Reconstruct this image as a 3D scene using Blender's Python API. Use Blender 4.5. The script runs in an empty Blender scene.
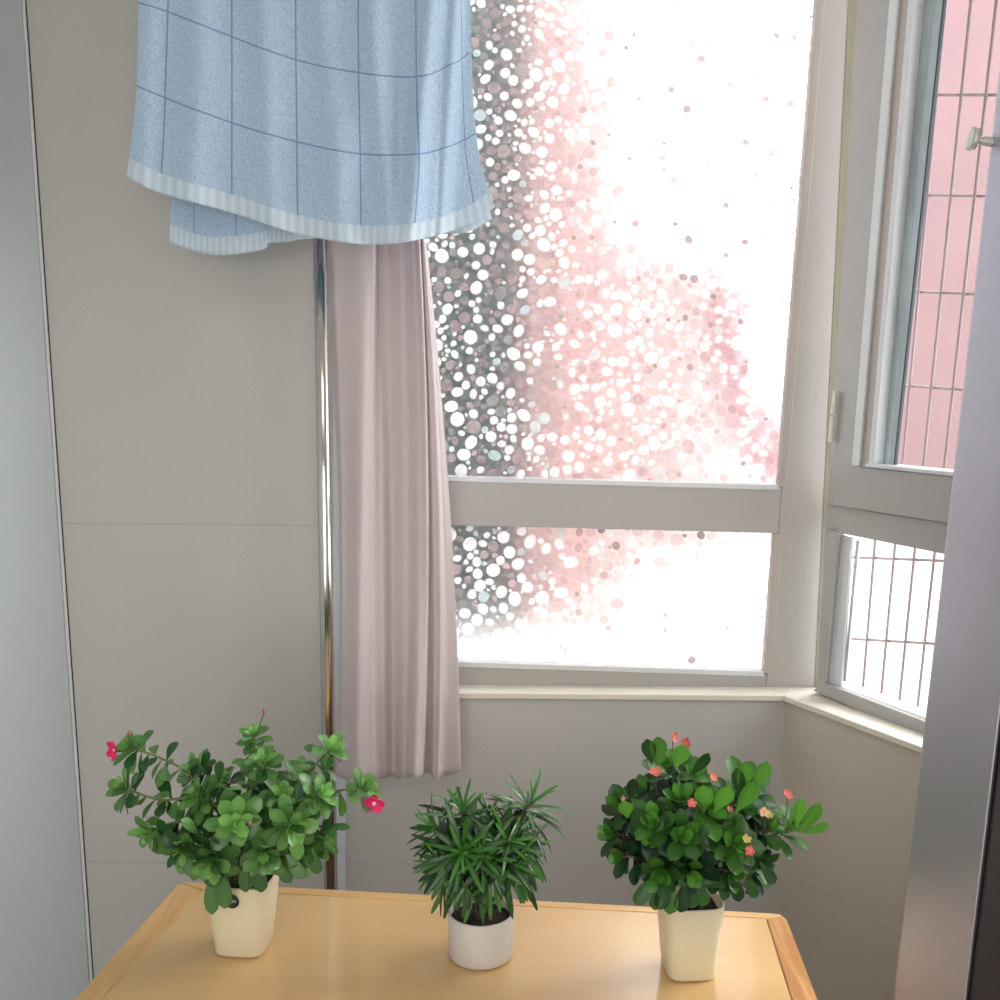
import bpy, bmesh, math, random
from mathutils import Vector, Matrix, noise
random.seed(7)
scene = bpy.context.scene
COL = scene.collection

# ------------------------------------------------------------------ camera
F = 1100.0
TILT = math.radians(6.5)
ROLL = 0.008
CAM = Vector((0, 0, 1.58))
R0 = Vector((1, 0, 0))
FW = Vector((0, math.cos(TILT), -math.sin(TILT)))
U0 = Vector((0, math.sin(TILT), math.cos(TILT)))
CX = R0 * math.cos(ROLL) + U0 * math.sin(ROLL)
CY = -R0 * math.sin(ROLL) + U0 * math.cos(ROLL)
cam_d = bpy.data.cameras.new('camera')
cam = bpy.data.objects.new('camera', cam_d)
COL.objects.link(cam)
cam_d.sensor_width = 36
cam_d.lens = F / 1000 * 36
cam_d.clip_start = 0.02
m = Matrix((CX, CY, -FW)).transposed().to_4x4()
m.translation = CAM
cam.matrix_world = m
scene.camera = cam


def ray(px, py):
    return (FW + CX * ((px - 500) / F) - CY * ((py - 500) / F)).normalized()


class Plane:
    """A vertical or level plane in the room; n points to the room."""
    def __init__(s, p, n):
        s.p = Vector(p); s.n = Vector(n).normalized()

    def at(s, px, py, off=0.0):
        d = ray(px, py)
        q = s.p + s.n * off
        return CAM + d * ((q - CAM).dot(s.n) / d.dot(s.n))


def Y(y):
    return Plane((0, y, 0), (0, -1, 0))


WALL_Y = 2.10
PW = Y(WALL_Y)
TZ = 0.75
PT = Plane((0, 0, TZ), (0, 0, 1))
C0 = PW.at(785, 697)                       # bottom corner of the bay
ang = math.radians(28)
RD = Vector((math.sin(ang), -math.cos(ang), 0))       # along the right wall, to the camera
RN = Vector((-math.cos(ang), -math.sin(ang), 0))
PR = Plane(C0, RN)
C_L = PW.at(60, 560)                       # left corner
LD = Vector((-0.22, -1, 0)).normalized()
LN = Vector((-LD.y, LD.x, 0)) if True else None
if LN.x < 0:
    LN = -LN


# ------------------------------------------------------------------ materials
def srgb(r, g, b):
    f = lambda c: (c / 255 / 12.92) if c / 255 <= 0.04045 else ((c / 255 + 0.055) / 1.055) ** 2.4
    return (f(r), f(g), f(b), 1)


def new_mat(name):
    m = bpy.data.materials.new(name); m.use_nodes = True
    nt = m.node_tree
    b = nt.nodes['Principled BSDF']
    return m, nt, b


def mat(name, col, rough=0.5, metal=0.0, var=0.05, scale=8.0, bump=0.0, bscale=60.0, spec=None, stretch=None):
    m, nt, b = new_mat(name)
    N, L = nt.nodes, nt.links
    tc = N.new('ShaderNodeTexCoord')
    mp = N.new('ShaderNodeMapping')
    L.new(tc.outputs['Object'], mp.inputs[0])
    if stretch: mp.inputs['Scale'].default_value = stretch
    nz = N.new('ShaderNodeTexNoise'); nz.inputs['Scale'].default_value = scale; nz.inputs['Detail'].default_value = 4
    L.new(mp.outputs[0], nz.inputs['Vector'])
    mx = N.new('ShaderNodeMix'); mx.data_type = 'RGBA'
    mx.inputs[6].default_value = tuple(c * (1 - var * 2) for c in col[:3]) + (1,)
    mx.inputs[7].default_value = tuple(min(1, c * (1 + var * 2)) for c in col[:3]) + (1,)
    L.new(nz.outputs[0], mx.inputs[0])
    L.new(mx.outputs[2], b.inputs['Base Color'])
    b.inputs['Roughness'].default_value = rough
    b.inputs['Metallic'].default_value = metal
    if spec is not None: b.inputs['Specular IOR Level'].default_value = spec
    if bump:
        n2 = N.new('ShaderNodeTexNoise'); n2.inputs['Scale'].default_value = bscale; n2.inputs['Detail'].default_value = 3
        L.new(mp.outputs[0], n2.inputs['Vector'])
        bp = N.new('ShaderNodeBump'); bp.inputs['Strength'].default_value = bump; bp.inputs['Distance'].default_value = 0.002
        L.new(n2.outputs[0], bp.inputs['Height']); L.new(bp.outputs[0], b.inputs['Normal'])
    return m


def seamed_wall(name, col, zs, rough=0.45, width=0.0016):
    """Panelled wall: level joints at the heights zs."""
    m = mat(name, col, rough, var=0.03, scale=2.2, bump=0.15, bscale=180)
    nt = m.node_tree; N, L = nt.nodes, nt.links
    b = N['Principled BSDF']
    src = b.inputs['Base Color'].links[0].from_socket
    geo = N.new('ShaderNodeNewGeometry'); sx = N.new('ShaderNodeSeparateXYZ')
    L.new(geo.outputs['Position'], sx.inputs[0])
    prev = None
    for z in zs:
        c = N.new('ShaderNodeMath'); c.operation = 'COMPARE'; c.inputs[1].default_value = z; c.inputs[2].default_value = width
        L.new(sx.outputs[2], c.inputs[0])
        if prev is None: prev = c.outputs[0]
        else:
            a = N.new('ShaderNodeMath'); a.operation = 'MAXIMUM'
            L.new(prev, a.inputs[0]); L.new(c.outputs[0], a.inputs[1]); prev = a.outputs[0]
    mx = N.new('ShaderNodeMix'); mx.data_type = 'RGBA'
    L.new(prev, mx.inputs[0]); L.new(src, mx.inputs[6])
    mx.inputs[7].default_value = tuple(c * 0.86 for c in col[:3]) + (1,)
    L.new(mx.outputs[2], b.inputs['Base Color'])
    return m


def wood(name, c1, c2, rough, scale, axis_scale, coat=0.0, sheen_bump=0.0):
    m, nt, b = new_mat(name)
    N, L = nt.nodes, nt.links
    tc = N.new('ShaderNodeTexCoord'); mp = N.new('ShaderNodeMapping'); mp.inputs['Scale'].default_value = axis_scale
    L.new(tc.outputs['Object'], mp.inputs[0])
    n1 = N.new('ShaderNodeTexNoise'); n1.inputs['Scale'].default_value = scale; n1.inputs['Detail'].default_value = 6
    n1.inputs['Distortion'].default_value = 0.6
    L.new(mp.outputs[0], n1.inputs['Vector'])
    cr = N.new('ShaderNodeValToRGB')
    cr.color_ramp.elements[0].position = 0.35; cr.color_ramp.elements[0].color = c1
    cr.color_ramp.elements[1].position = 0.68; cr.color_ramp.elements[1].color = c2
    L.new(n1.outputs[0], cr.inputs[0]); L.new(cr.outputs[0], b.inputs['Base Color'])
    b.inputs['Roughness'].default_value = rough
    b.inputs['Coat Weight'].default_value = coat
    b.inputs['Coat Roughness'].default_value = 0.12
    return m


M = {}
M['wall'] = None
M['white_frame'] = mat('white_frame', srgb(170, 167, 163), 0.38, var=0.03)
M['white_frame_b'] = mat('white_bead', srgb(212, 215, 218), 0.35, var=0.02)
M['warm_frame'] = mat('warm_frame', srgb(176, 166, 158), 0.4, var=0.03)
M['caulk'] = mat('caulk', srgb(135, 130, 112), 0.7, var=0.1, scale=30, stretch=(1, 1, .2))
M['gasket'] = mat('gasket', srgb(52, 62, 70), 0.6)
M['aluminium'] = mat('aluminium', srgb(188, 202, 206), 0.35, 0.25, var=0.2, scale=30, stretch=(1, 1, .25))
M['sill'] = mat('sill', srgb(226, 220, 206), 0.3, var=0.03)
M['chrome'] = mat('chrome', (0.62, 0.6, 0.58, 1), 0.12, 1.0, var=0.02)
M['trim_white'] = mat('trim_white', srgb(206, 214, 224), 0.4)
M['dark_gap'] = mat('dark_gap', srgb(50, 48, 46), 0.7)
M['steel_edge'] = mat('steel_edge', srgb(215, 215, 218), 0.4, 0.0)
M['left_wall'] = mat('left_wall', srgb(198, 207, 211), 0.4, var=0.03, scale=1.5)
M['floor'] = wood('floor_wood', srgb(84, 62, 44), srgb(112, 84, 60), 0.45, 3, (1, 8, 1))
M['ceiling'] = mat('ceiling_paint', srgb(225, 222, 215), 0.9)
M['table_panel'] = wood('table_panel', srgb(211, 171, 112), srgb(217, 179, 121), 0.3, 3, (0.6, 5, 1), coat=0.9)
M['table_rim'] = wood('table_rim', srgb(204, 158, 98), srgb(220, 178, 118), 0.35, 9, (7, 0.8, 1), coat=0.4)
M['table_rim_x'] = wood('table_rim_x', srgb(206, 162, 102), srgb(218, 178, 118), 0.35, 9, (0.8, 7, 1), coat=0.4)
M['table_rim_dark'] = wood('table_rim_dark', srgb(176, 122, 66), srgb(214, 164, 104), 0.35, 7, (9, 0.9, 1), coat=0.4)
M['table_leg'] = wood('table_leg', srgb(180, 130, 76), srgb(205, 160, 102), 0.4, 9, (7, 7, 0.6))
M['cream_pot'] = mat('cream_pot', srgb(222, 212, 182), 0.3, var=0.01)
M['white_pot'] = mat('white_pot', srgb(206, 201, 196), 0.4, var=0.02)
M['soil'] = mat('soil', srgb(52, 34, 30), 0.95, var=0.35, scale=90, bump=1.0, bscale=200)
M['stem_green'] = mat('stem_green', srgb(96, 118, 62), 0.6, var=0.1, scale=40)
M['stem_brown'] = mat('stem_brown', srgb(86, 70, 50), 0.7, var=0.2, scale=40)
M['sticker'] = mat('sticker', srgb(30, 44, 42), 0.45)
M['sticker_text'] = mat('sticker_text', srgb(205, 215, 225), 0.5)
M['magenta'] = mat('magenta_petal', srgb(226, 20, 104), 0.55, var=0.15, scale=60)
M['bud'] = mat('bud', srgb(170, 100, 110), 0.6)
M['pale_center'] = mat('pale_center', srgb(245, 215, 225), 0.6)
M['coral'] = mat('coral_petal', srgb(236, 118, 112), 0.6, var=0.15, scale=60)
M['coral_pale'] = mat('coral_pale', srgb(240, 190, 160), 0.6, var=0.1)
M['coral_yellow'] = mat('coral_yellow', srgb(205, 190, 110), 0.6, var=0.1)
M['door_metal'] = mat('door_metal', srgb(176, 174, 184), 0.4, 0.6, var=0.04, scale=3, stretch=(1, 1, .2))
M['door_dark'] = mat('door_dark', srgb(34, 24, 26), 0.5)
M['knob'] = mat('knob_metal', srgb(190, 190, 186), 0.35, 0.3)
M['pink_far'] = mat('pink_render_far', srgb(126, 101, 102), 0.9, var=0.06, scale=3, bump=0.6, bscale=25)
M['pink'] = mat('pink_render', srgb(174, 141, 138), 0.9, var=0.06, scale=3, bump=0.6, bscale=25)
M['blossom'] = mat('blossom', srgb(172, 92, 106), 0.8)
M['pale_pink'] = mat('pale_pink_render', srgb(158, 136, 133), 0.9, var=0.06, scale=3)
M['dark_green'] = mat('dark_green_render', srgb(50, 60, 59), 0.9, var=0.15, scale=3)
M['ledge'] = mat('ledge_concrete', srgb(240, 236, 232), 0.9, var=0.04)
M['grille'] = mat('grille_steel', srgb(156, 138, 140), 0.6, 0.0)


def glass_mat(name, tint, gloss=0.06):
    m = bpy.data.materials.new(name); m.use_nodes = True
    nt = m.node_tree; nt.nodes.clear(); N, L = nt.nodes, nt.links
    o = N.new('ShaderNodeOutputMaterial'); t = N.new('ShaderNodeBsdfTransparent'); t.inputs[0].default_value = tint
    g = N.new('ShaderNodeBsdfGlossy'); g.inputs['Roughness'].default_value = 0.03
    fr = N.new('ShaderNodeLayerWeight'); fr.inputs[0].default_value = 0.1
    mm = N.new('ShaderNodeMath'); mm.operation = 'MULTIPLY'; mm.inputs[1].default_value = gloss * 4
    mx = N.new('ShaderNodeMixShader')
    L.new(fr.outputs['Fresnel'], mm.inputs[0]); L.new(mm.outputs[0], mx.inputs[0])
    L.new(t.outputs[0], mx.inputs[1]); L.new(g.outputs[0], mx.inputs[2]); L.new(mx.outputs[0], o.inputs[0])
    return m


def film_base():
    m = bpy.data.materials.new('textured_glass'); m.use_nodes = True
    nt = m.node_tree; nt.nodes.clear(); N, L = nt.nodes, nt.links
    o = N.new('ShaderNodeOutputMaterial'); t = N.new('ShaderNodeBsdfTransparent'); t.inputs[0].default_value = (.96, .96, .96, 1)
    rf = N.new('ShaderNodeBsdfRefraction'); rf.inputs['Color'].default_value = (.96, .96, .96, 1)
    rf.inputs['Roughness'].default_value = .62; rf.inputs['IOR'].default_value = 1.16
    tl = N.new('ShaderNodeBsdfTranslucent'); tl.inputs[0].default_value = (.85, .85, .85, 1)
    tc = N.new('ShaderNodeTexCoord'); nz = N.new('ShaderNodeTexNoise'); nz.inputs['Scale'].default_value = 90; nz.inputs['Detail'].default_value = 3
    L.new(tc.outputs['Object'], nz.inputs['Vector'])
    cr = N.new('ShaderNodeValToRGB')
    cr.color_ramp.elements[0].position = 0.35; cr.color_ramp.elements[0].color = (.0, .0, .0, 1)
    cr.color_ramp.elements[1].position = 0.7; cr.color_ramp.elements[1].color = (.06, .06, .06, 1)
    L.new(nz.outputs[0], cr.inputs[0])
    m1 = N.new('ShaderNodeMixShader'); m1.inputs[0].default_value = .72
    L.new(t.outputs[0], m1.inputs[1]); L.new(rf.outputs[0], m1.inputs[2])
    mx = N.new('ShaderNodeMixShader')
    L.new(cr.outputs[0], mx.inputs[0]); L.new(m1.outputs[0], mx.inputs[1]); L.new(tl.outputs[0], mx.inputs[2]); L.new(mx.outputs[0], o.inputs[0])
    return m


def pebble_mat():
    m = bpy.data.materials.new('pebble_film'); m.use_nodes = True
    nt = m.node_tree; nt.nodes.clear(); N, L = nt.nodes, nt.links
    o = N.new('ShaderNodeOutputMaterial'); t = N.new('ShaderNodeBsdfTransparent')
    t.inputs[0].default_value = (.95, .95, .95, 1)
    tl = N.new('ShaderNodeBsdfTranslucent')
    at = N.new('ShaderNodeVertexColor'); at.layer_name = 'Col'
    mx = N.new('ShaderNodeMixShader')
    L.new(at.outputs['Color'], tl.inputs[0]); L.new(at.outputs['Alpha'], mx.inputs[0])
    L.new(t.outputs[0], mx.inputs[1]); L.new(tl.outputs[0], mx.inputs[2]); L.new(mx.outputs[0], o.inputs[0])
    return m


def leaf_mat(name, rough=0.38, trans=0.25):
    m, nt, b = new_mat(name); N, L = nt.nodes, nt.links
    at = N.new('ShaderNodeVertexColor'); at.layer_name = 'Col'
    L.new(at.outputs['Color'], b.inputs['Base Color'])
    b.inputs['Roughness'].default_value = rough
    b.inputs['Specular IOR Level'].default_value = 0.5
    tl = N.new('ShaderNodeBsdfTranslucent'); L.new(at.outputs['Color'], tl.inputs[0])
    mx = N.new('ShaderNodeMixShader'); mx.inputs[0].default_value = trans
    out = N['Material Output']
    L.new(b.outputs[0], mx.inputs[1]); L.new(tl.outputs[0], mx.inputs[2]); L.new(mx.outputs[0], out.inputs[0])
    return m


M['glass'] = glass_mat('clear_glass', (.97, .98, .98, 1))
M['film_glass'] = film_base()
M['pebble'] = pebble_mat()
M['leaf'] = leaf_mat('leaf', 0.3, 0.2)
M['leaf_gloss'] = leaf_mat('leaf_gloss', 0.24, 0.15)


# ------------------------------------------------------------------ objects
def finish(name, bm, m, parent=None, smooth=False, recalc=True):
    if recalc: bmesh.ops.recalc_face_normals(bm, faces=bm.faces)
    me = bpy.data.meshes.new(name); bm.to_mesh(me); bm.free()
    if m: me.materials.append(m)
    if smooth:
        for p in me.polygons: p.use_smooth = True
    o = bpy.data.objects.new(name, me); COL.objects.link(o)
    if parent:
        o.parent = parent
        o.matrix_parent_inverse = Matrix.Translation(parent.location).inverted() if parent.type == 'EMPTY' else Matrix()
    return o


def tag(o, label=None, cat=None, group=None, kind=None):
    if label: o['label'] = label
    if cat: o['category'] = cat
    if group: o['group'] = group
    if kind: o['kind'] = kind
    return o


def empty(name, loc, **k):
    o = bpy.data.objects.new(name, None); COL.objects.link(o); o.location = loc
    o.empty_display_size = 0.05
    return tag(o, **k)


def prism(bm, front, back):
    vf = [bm.verts.new(p) for p in front]; vb = [bm.verts.new(p) for p in back]
    bm.faces.new(vf); bm.faces.new(list(reversed(vb)))
    n = len(vf)
    for i in range(n):
        bm.faces.new((vf[i], vb[i], vb[(i + 1) % n], vf[(i + 1) % n]))


def slab(pl, pts, off0, off1):
    """pts: outline on plane pl; thick from off0 (front) to off1 (back)."""
    bm = bmesh.new()
    fr = [pl.at(x, y, off0) for x, y in pts]
    bk = [p - pl.n * (off0 - off1) for p in fr]
    prism(bm, fr, bk)
    return bm


def bevel(o, w=0.0015, seg=2):
    md = o.modifiers.new('bevel', 'BEVEL'); md.width = w; md.segments = seg; md.limit_method = 'ANGLE'
    return o


def tube(bm, pts, rad, seg=10, cap=True):
    pts = [Vector(p) for p in pts]
    rings = []
    prev = None
    for i, p in enumerate(pts):
        a = pts[max(0, i - 1)]; b = pts[min(len(pts) - 1, i + 1)]
        d = (b - a).normalized()
        ref = prev if prev is not None else (Vector((1, 0, 0)) if abs(d.x) < .9 else Vector((0, 0, 1)))
        u = (ref - d * ref.dot(d)).normalized(); prev = u
        v = d.cross(u)
        r = rad[i] if isinstance(rad, (list, tuple)) else rad
        rings.append([bm.verts.new(p + (u * math.cos(t) + v * math.sin(t)) * r) for t in [2 * math.pi * k / seg for k in range(seg)]])
    for a, b in zip(rings, rings[1:]):
        for k in range(seg):
            bm.faces.new((a[k], a[(k + 1) % seg], b[(k + 1) % seg], b[k]))
    if cap:
        bm.faces.new(list(reversed(rings[0]))); bm.faces.new(rings[-1])


def lathe(bm, prof, c, seg=40, square=0.0, rot=0.0, power=4.5):
    """prof: (radius, z). square>0 blends to a rounded square outline."""
    rings = []
    for r, z in prof:
        ring = []
        for k in range(seg):
            t = 2 * math.pi * k / seg
            rr = r
            if square:
                ct, st = abs(math.cos(t)), abs(math.sin(t))
                rr = r / ((ct ** power + st ** power) ** (1 / power)) * square + r * (1 - square)
            ring.append(bm.verts.new((c[0] + rr * math.cos(t + rot), c[1] + rr * math.sin(t + rot), c[2] + z)))
        rings.append(ring)
    for a, b in zip(rings, rings[1:]):
        for k in range(seg):
            bm.faces.new((a[k], a[(k + 1) % seg], b[(k + 1) % seg], b[k]))
    bm.faces.new(list(reversed(rings[0]))); bm.faces.new(rings[-1])


def pt_on(p, d, t): return p + d * t


# ------------------------------------------------------------------ room shell
z_of = lambda px, py, pl=PW: pl.at(px, py).z
seam_z = [z_of(280, 525), z_of(110, 862)]
M['wall'] = seamed_wall('panel_wall', srgb(188, 187, 182), seam_z)
M['wall_right'] = seamed_wall('panel_wall_right', srgb(198, 190, 174), [seam_z[1]])

OUT_L = PW.at(352, 500).x              # left side of the window opening
SILL_Z = z_of(620, 693)                # sill height on the wall
CEIL = 2.62


def box(bm, a, b):
    a, b = Vector(a), Vector(b)
    vs = [bm.verts.new((x, y, z)) for x in (a.x, b.x) for y in (a.y, b.y) for z in (a.z, b.z)]
    for f in ((0, 1, 3, 2), (4, 6, 7, 5), (0, 4, 5, 1), (2, 3, 7, 6), (0, 2, 6, 4), (1, 5, 7, 3)):
        bm.faces.new([vs[i] for i in f])


cl_lo = Vector((PW.at(88, 950).x, WALL_Y, 0)); cl_hi = Vector((PW.at(20, 0).x, WALL_Y, 0))
# left corner leans very slightly, as in the photo
xa = PW.at(90, 980); xb = PW.at(22, 0)
kx = (xb.x - xa.x) / (xb.z - xa.z)
corner_x = lambda z: xa.x + kx * (z - xa.z)

bm = bmesh.new()
prism(bm, [Vector((corner_x(0) - .0, WALL_Y, 0)), Vector((OUT_L, WALL_Y, 0)), Vector((OUT_L, WALL_Y, CEIL)), Vector((corner_x(CEIL), WALL_Y, CEIL))],
      [Vector((corner_x(0) - .3, WALL_Y + .15, 0)), Vector((OUT_L, WALL_Y + .15, 0)), Vector((OUT_L, WALL_Y + .15, CEIL)), Vector((corner_x(CEIL) - .3, WALL_Y + .15, CEIL))])
prism(bm, [Vector((OUT_L, WALL_Y, 0)), Vector((C0.x, WALL_Y, 0)), Vector((C0.x, WALL_Y, SILL_Z - .004)), Vector((OUT_L, WALL_Y, SILL_Z - .004))],
      [Vector((OUT_L, WALL_Y + .15, 0)), Vector((C0.x + .08, WALL_Y + .15, 0)), Vector((C0.x + .08, WALL_Y + .15, SILL_Z - .004)), Vector((OUT_L, WALL_Y + .15, SILL_Z - .004))])
WIN_TOP = z_of(600, -150)
prism(bm, [Vector((OUT_L, WALL_Y, WIN_TOP)), Vector((C0.x + .12, WALL_Y, WIN_TOP)), Vector((C0.x + .12, WALL_Y, CEIL)), Vector((OUT_L, WALL_Y, CEIL))],
      [Vector((OUT_L, WALL_Y + .15, WIN_TOP)), Vector((C0.x + .16, WALL_Y + .15, WIN_TOP)), Vector((C0.x + .16, WALL_Y + .15, CEIL)), Vector((OUT_L, WALL_Y + .15, CEIL))])
tag(finish('wall_back', bm, M['wall']), kind='structure')

# right wall under, above and beyond the bay window
Cb = Vector((C0.x, C0.y, 0))
def along(t, z, off=0.0): return Cb + RD * t - RN * off + Vector((0, 0, z))
RW_END = 2.6
OPEN_T = 1.05
bm = bmesh.new()
def rslab(t0, t1, z0, z1, th=.13):
    fr = [along(t0, z0), along(t1, z0), along(t1, z1), along(t0, z1)]
    prism(bm, fr, [p - RN * th for p in fr])
rslab(0, OPEN_T, 0, SILL_Z - .004)
rslab(-0.10, OPEN_T, WIN_TOP, CEIL)
rslab(OPEN_T, RW_END, 0, CEIL)
tag(finish('wall_right', bm, M['wall_right']), kind='structure')

# left wall
bm = bmesh.new()
def lw(t, z, off=0): return Vector((corner_x(z), WALL_Y, z)) + LD * t - LN * off
prism(bm, [lw(.004, 0), lw(4.2, 0), lw(4.2, CEIL), lw(.004, CEIL)], [lw(.004, 0, .12), lw(4.2, 0, .12), lw(4.2, CEIL, .12), lw(.004, CEIL, .12)])
tag(finish('wall_left', bm, M['left_wall']), kind='structure')
bm = bmesh.new(); box(bm, (-2.2, -2.1, -.1), (2.2, 2.35, 0)); tag(finish('floor', bm, M['floor']), kind='structure')
bm = bmesh.new(); box(bm, (-2.2, -2.1, CEIL), (2.2, 2.35, CEIL + .1)); tag(finish('ceiling', bm, M['ceiling']), kind='structure')
bm = bmesh.new(); box(bm, (-2.2, -2.1, 0), (2.2, -2.0, CEIL)); tag(finish('wall_rear', bm, M['ceiling']), kind='structure')
bm = bmesh.new()
e = along(RW_END, 0)
box(bm, (e.x - .02, -2.0, 0), (e.x + .1, e.y + .05, CEIL)); tag(finish('wall_side', bm, M['ceiling']), kind='structure')

# joint strip in the left corner: dark gap and a light metal bead
bm = bmesh.new()
def cornerstrip(bm, x0, x1, y, dy):
    fr = [Vector((corner_x(0) + x0, y, 0)), Vector((corner_x(0) + x1, y, 0)), Vector((corner_x(CEIL) + x1, y, CEIL)), Vector((corner_x(CEIL) + x0, y, CEIL))]
    prism(bm, fr, [p + Vector((0, dy, 0)) for p in fr])
cornerstrip(bm, .002, .0065, WALL_Y - .004, .0055)
tag(finish('trim_1', bm, M['steel_edge']), kind='structure')
bm = bmesh.new(); cornerstrip(bm, .0065, .0082, WALL_Y - .002, .004)
tag(finish('trim_2', bm, M['dark_gap']), kind='structure')
# white vertical edge trim beside the window wall
bm = slab(PW, [(333, 240), (345, 240), (345, 1250), (333, 1250)], .006, -.001)
tag(bevel(finish('trim_3', bm, M['trim_white'])), kind='structure')

# sills
REC = 0.05
i0 = along(0, SILL_Z)                      # corner point of front edges
# meeting line of recessed planes
def meet(o1, o2):
    """corner of plane Y=WALL_Y+o1 and right plane recessed o2"""
    yy = WALL_Y + o1
    p = Cb - RN * o2
    t = (yy - p.y) / RD.y
    return Vector((p.x + RD.x * t, yy, 0))
k_in = meet(-.008, -.008); k_out = meet(REC + .05, REC + .05)
zt, zb = SILL_Z, SILL_Z - .012
bm = bmesh.new()
top = [Vector((OUT_L, WALL_Y - .008, zt)), Vector((k_in.x, WALL_Y - .008, zt)), Vector((k_out.x, WALL_Y + REC + .05, zt)), Vector((OUT_L, WALL_Y + REC + .05, zt))]
prism(bm, top, [p - Vector((0, 0, .012)) for p in top])
tag(bevel(finish('trim_4', bm, M['sill']), .002), kind='structure')
bm = bmesh.new()
e_in = along(OPEN_T, 0, -.008); e_out = along(OPEN_T, 0, REC + .05)
top = [Vector((k_in.x, k_in.y, zt)), Vector((e_in.x, e_in.y, zt)), Vector((e_out.x, e_out.y, zt)), Vector((k_out.x, k_out.y, zt))]
prism(bm, top, [p - Vector((0, 0, .012)) for p in top])
tag(bevel(finish('trim_5', bm, M['sill']), .002), kind='structure')

# ------------------------------------------------------------------ back window
w1 = empty('window_1', (PW.at(600, 680, -REC).x, WALL_Y + REC, SILL_Z), kind='structure')
FR = -REC
def wpart(name, pl, pts, o0, o1, m, par, bv=.002):
    return bevel(finish(name, slab(pl, pts, o0, o1), m, par), bv)
TOP = -170
def xl(xa_, ya, xb_, yb, y): return xa_ + (xb_ - xa_) * (y - ya) / (yb - ya)
gx = lambda y: xl(820, 0, 767, 672, y)        # right edge of the panes
cxr = lambda y: xl(849, 0, 815, 690, y)       # outer edge of the frame
wpart('stile', PW, [(gx(TOP), TOP), (cxr(TOP), TOP), (cxr(692), 692), (gx(692), 692)], FR, FR - .05, M['white_frame'], w1)
wpart('stile', PW, [(346, TOP), (362, TOP), (362, 690), (346, 690)], FR, FR - .05, M['white_frame'], w1)
wpart('rail', PW, [(362, 476), (gx(487), 487), (gx(534), 533.5), (362, 523)], FR, FR - .05, M['white_frame'], w1)
wpart('rail', PW, [(362, 662), (gx(675), 674.5), (gx(692), 691), (362, 686)], FR, FR - .05, M['white_frame'], w1)
wpart('rail', PW, [(362, TOP), (gx(TOP), TOP), (gx(TOP + 25), TOP + 25), (362, TOP + 25)], FR, FR - .05, M['white_frame'], w1)
# glazing beads: slim raised strips round each pane
def beads(y0l, y0r, y1l, y1r, par):
    wpart('glazing_bead', PW, [(gx(y0r) - 3, y0r), (gx(y0r) + 5, y0r), (gx(y1r) + 5, y1r), (gx(y1r) - 3, y1r)], FR + .003, FR - .02, M['warm_frame'], par, .001)
    wpart('glazing_bead', PW, [(362, y1l - 2), (gx(y1r) - 3, y1r - 2), (gx(y1r) - 3, y1r + 3), (362, y1l + 3)], FR + .003, FR - .02, M['white_frame_b'], par, .001)
beads(TOP + 25, TOP + 25, 476, 487, w1)
beads(525, 533.5, 661, 673.5, w1)
# outward groove line on the stile and on the middle rail
wpart('seal', PW, [(xl(836, 0, 800, 680, 0), 0), (xl(837.2, 0, 801.2, 680, 0), 0), (801.2, 680), (800, 680)], FR + .0006, FR - .001, M['gasket'], w1, .0001) if False else None
GL = FR - .025
p1 = wpart('pane', PW, [(360, TOP + 20), (gx(TOP + 20) + 3, TOP + 20), (gx(488) + 2, 489), (360, 478)], GL, GL - .003, M['film_glass'], w1, .0003)
p2 = wpart('pane', PW, [(360, 522), (gx(532) + 2, 532), (gx(676) + 2, 676), (360, 663)], GL, GL - .003, M['film_glass'], w1, .0003)


def pebbles(poly_fn, y0, y1, name, parent):
    """Ellipse pebbles packed without overlap on the inner face of a pane."""
    rnd = random.Random(int(y1))
    cells = {}
    items = []
    def ok(x, y, r):
        cx_, cy_ = int(x // 20), int(y // 20)
        for i in range(cx_ - 1, cx_ + 2):
            for j in range(cy_ - 1, cy_ + 2):
                for (a, b, q) in cells.get((i, j), ()):
                    if (a - x) ** 2 + (b - y) ** 2 < (q + r + .3) ** 2: return False
        return True
    for stage, (rr, tries) in enumerate(((6.2, 420), (5.0, 1700), (3.8, 5000), (2.8, 8000), (1.9, 6000))):
        n = int(tries * (y1 - y0) / 480)
        for _ in range(n):
            y = rnd.uniform(y0 + 2, y1 - 2); xr = poly_fn(y)
            x = rnd.uniform(366, xr - 2)
            r = rr * rnd.uniform(.82, 1.12)
            if ok(x, y, r):
                cells.setdefault((int(x // 20), int(y // 20)), []).append((x, y, r))
                items.append((x, y, r))
    bm = bmesh.new(); cl = bm.loops.layers.float_color.new('Col')
    for x, y, r in items:
        a = rnd.uniform(.72, 1.0); th = rnd.uniform(0, math.pi); sc = 1.08
        q = rnd.random()
        if q < .52: c = (.66, .66, .66, rnd.uniform(.7, 1))
        elif q < .70: c = (.5, .37, .37, rnd.uniform(.25, .5))
        elif q < .76: c = (.48, .58, .6, rnd.uniform(.4, .7))
        elif q < .88: c = (.36, .26, .265, rnd.uniform(.25, .55))
        else: c = (.42, .41, .41, rnd.uniform(.12, .3))
        if r < 4.2 and rnd.random() < .08: c = (.3, .24, .24, rnd.uniform(.9, .97)) if rnd.random() < .5 else (.42, .3, .3, .92)
        if rnd.random() < .0004: c = (.1, .17, .5, .9)
        vs = []
        for k in range(12):
            t = 2 * math.pi * k / 12
            ex, ey = r * sc * math.cos(t), r * sc * a * math.sin(t)
            vs.append(bm.verts.new(PW.at(x + ex * math.cos(th) - ey * math.sin(th), y + ex * math.sin(th) + ey * math.cos(th), GL + .0015)))
        f = bm.faces.new(vs)
        for l in f.loops: l[cl] = c
    return finish(name, bm, M['pebble'], parent, recalc=False)


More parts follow.
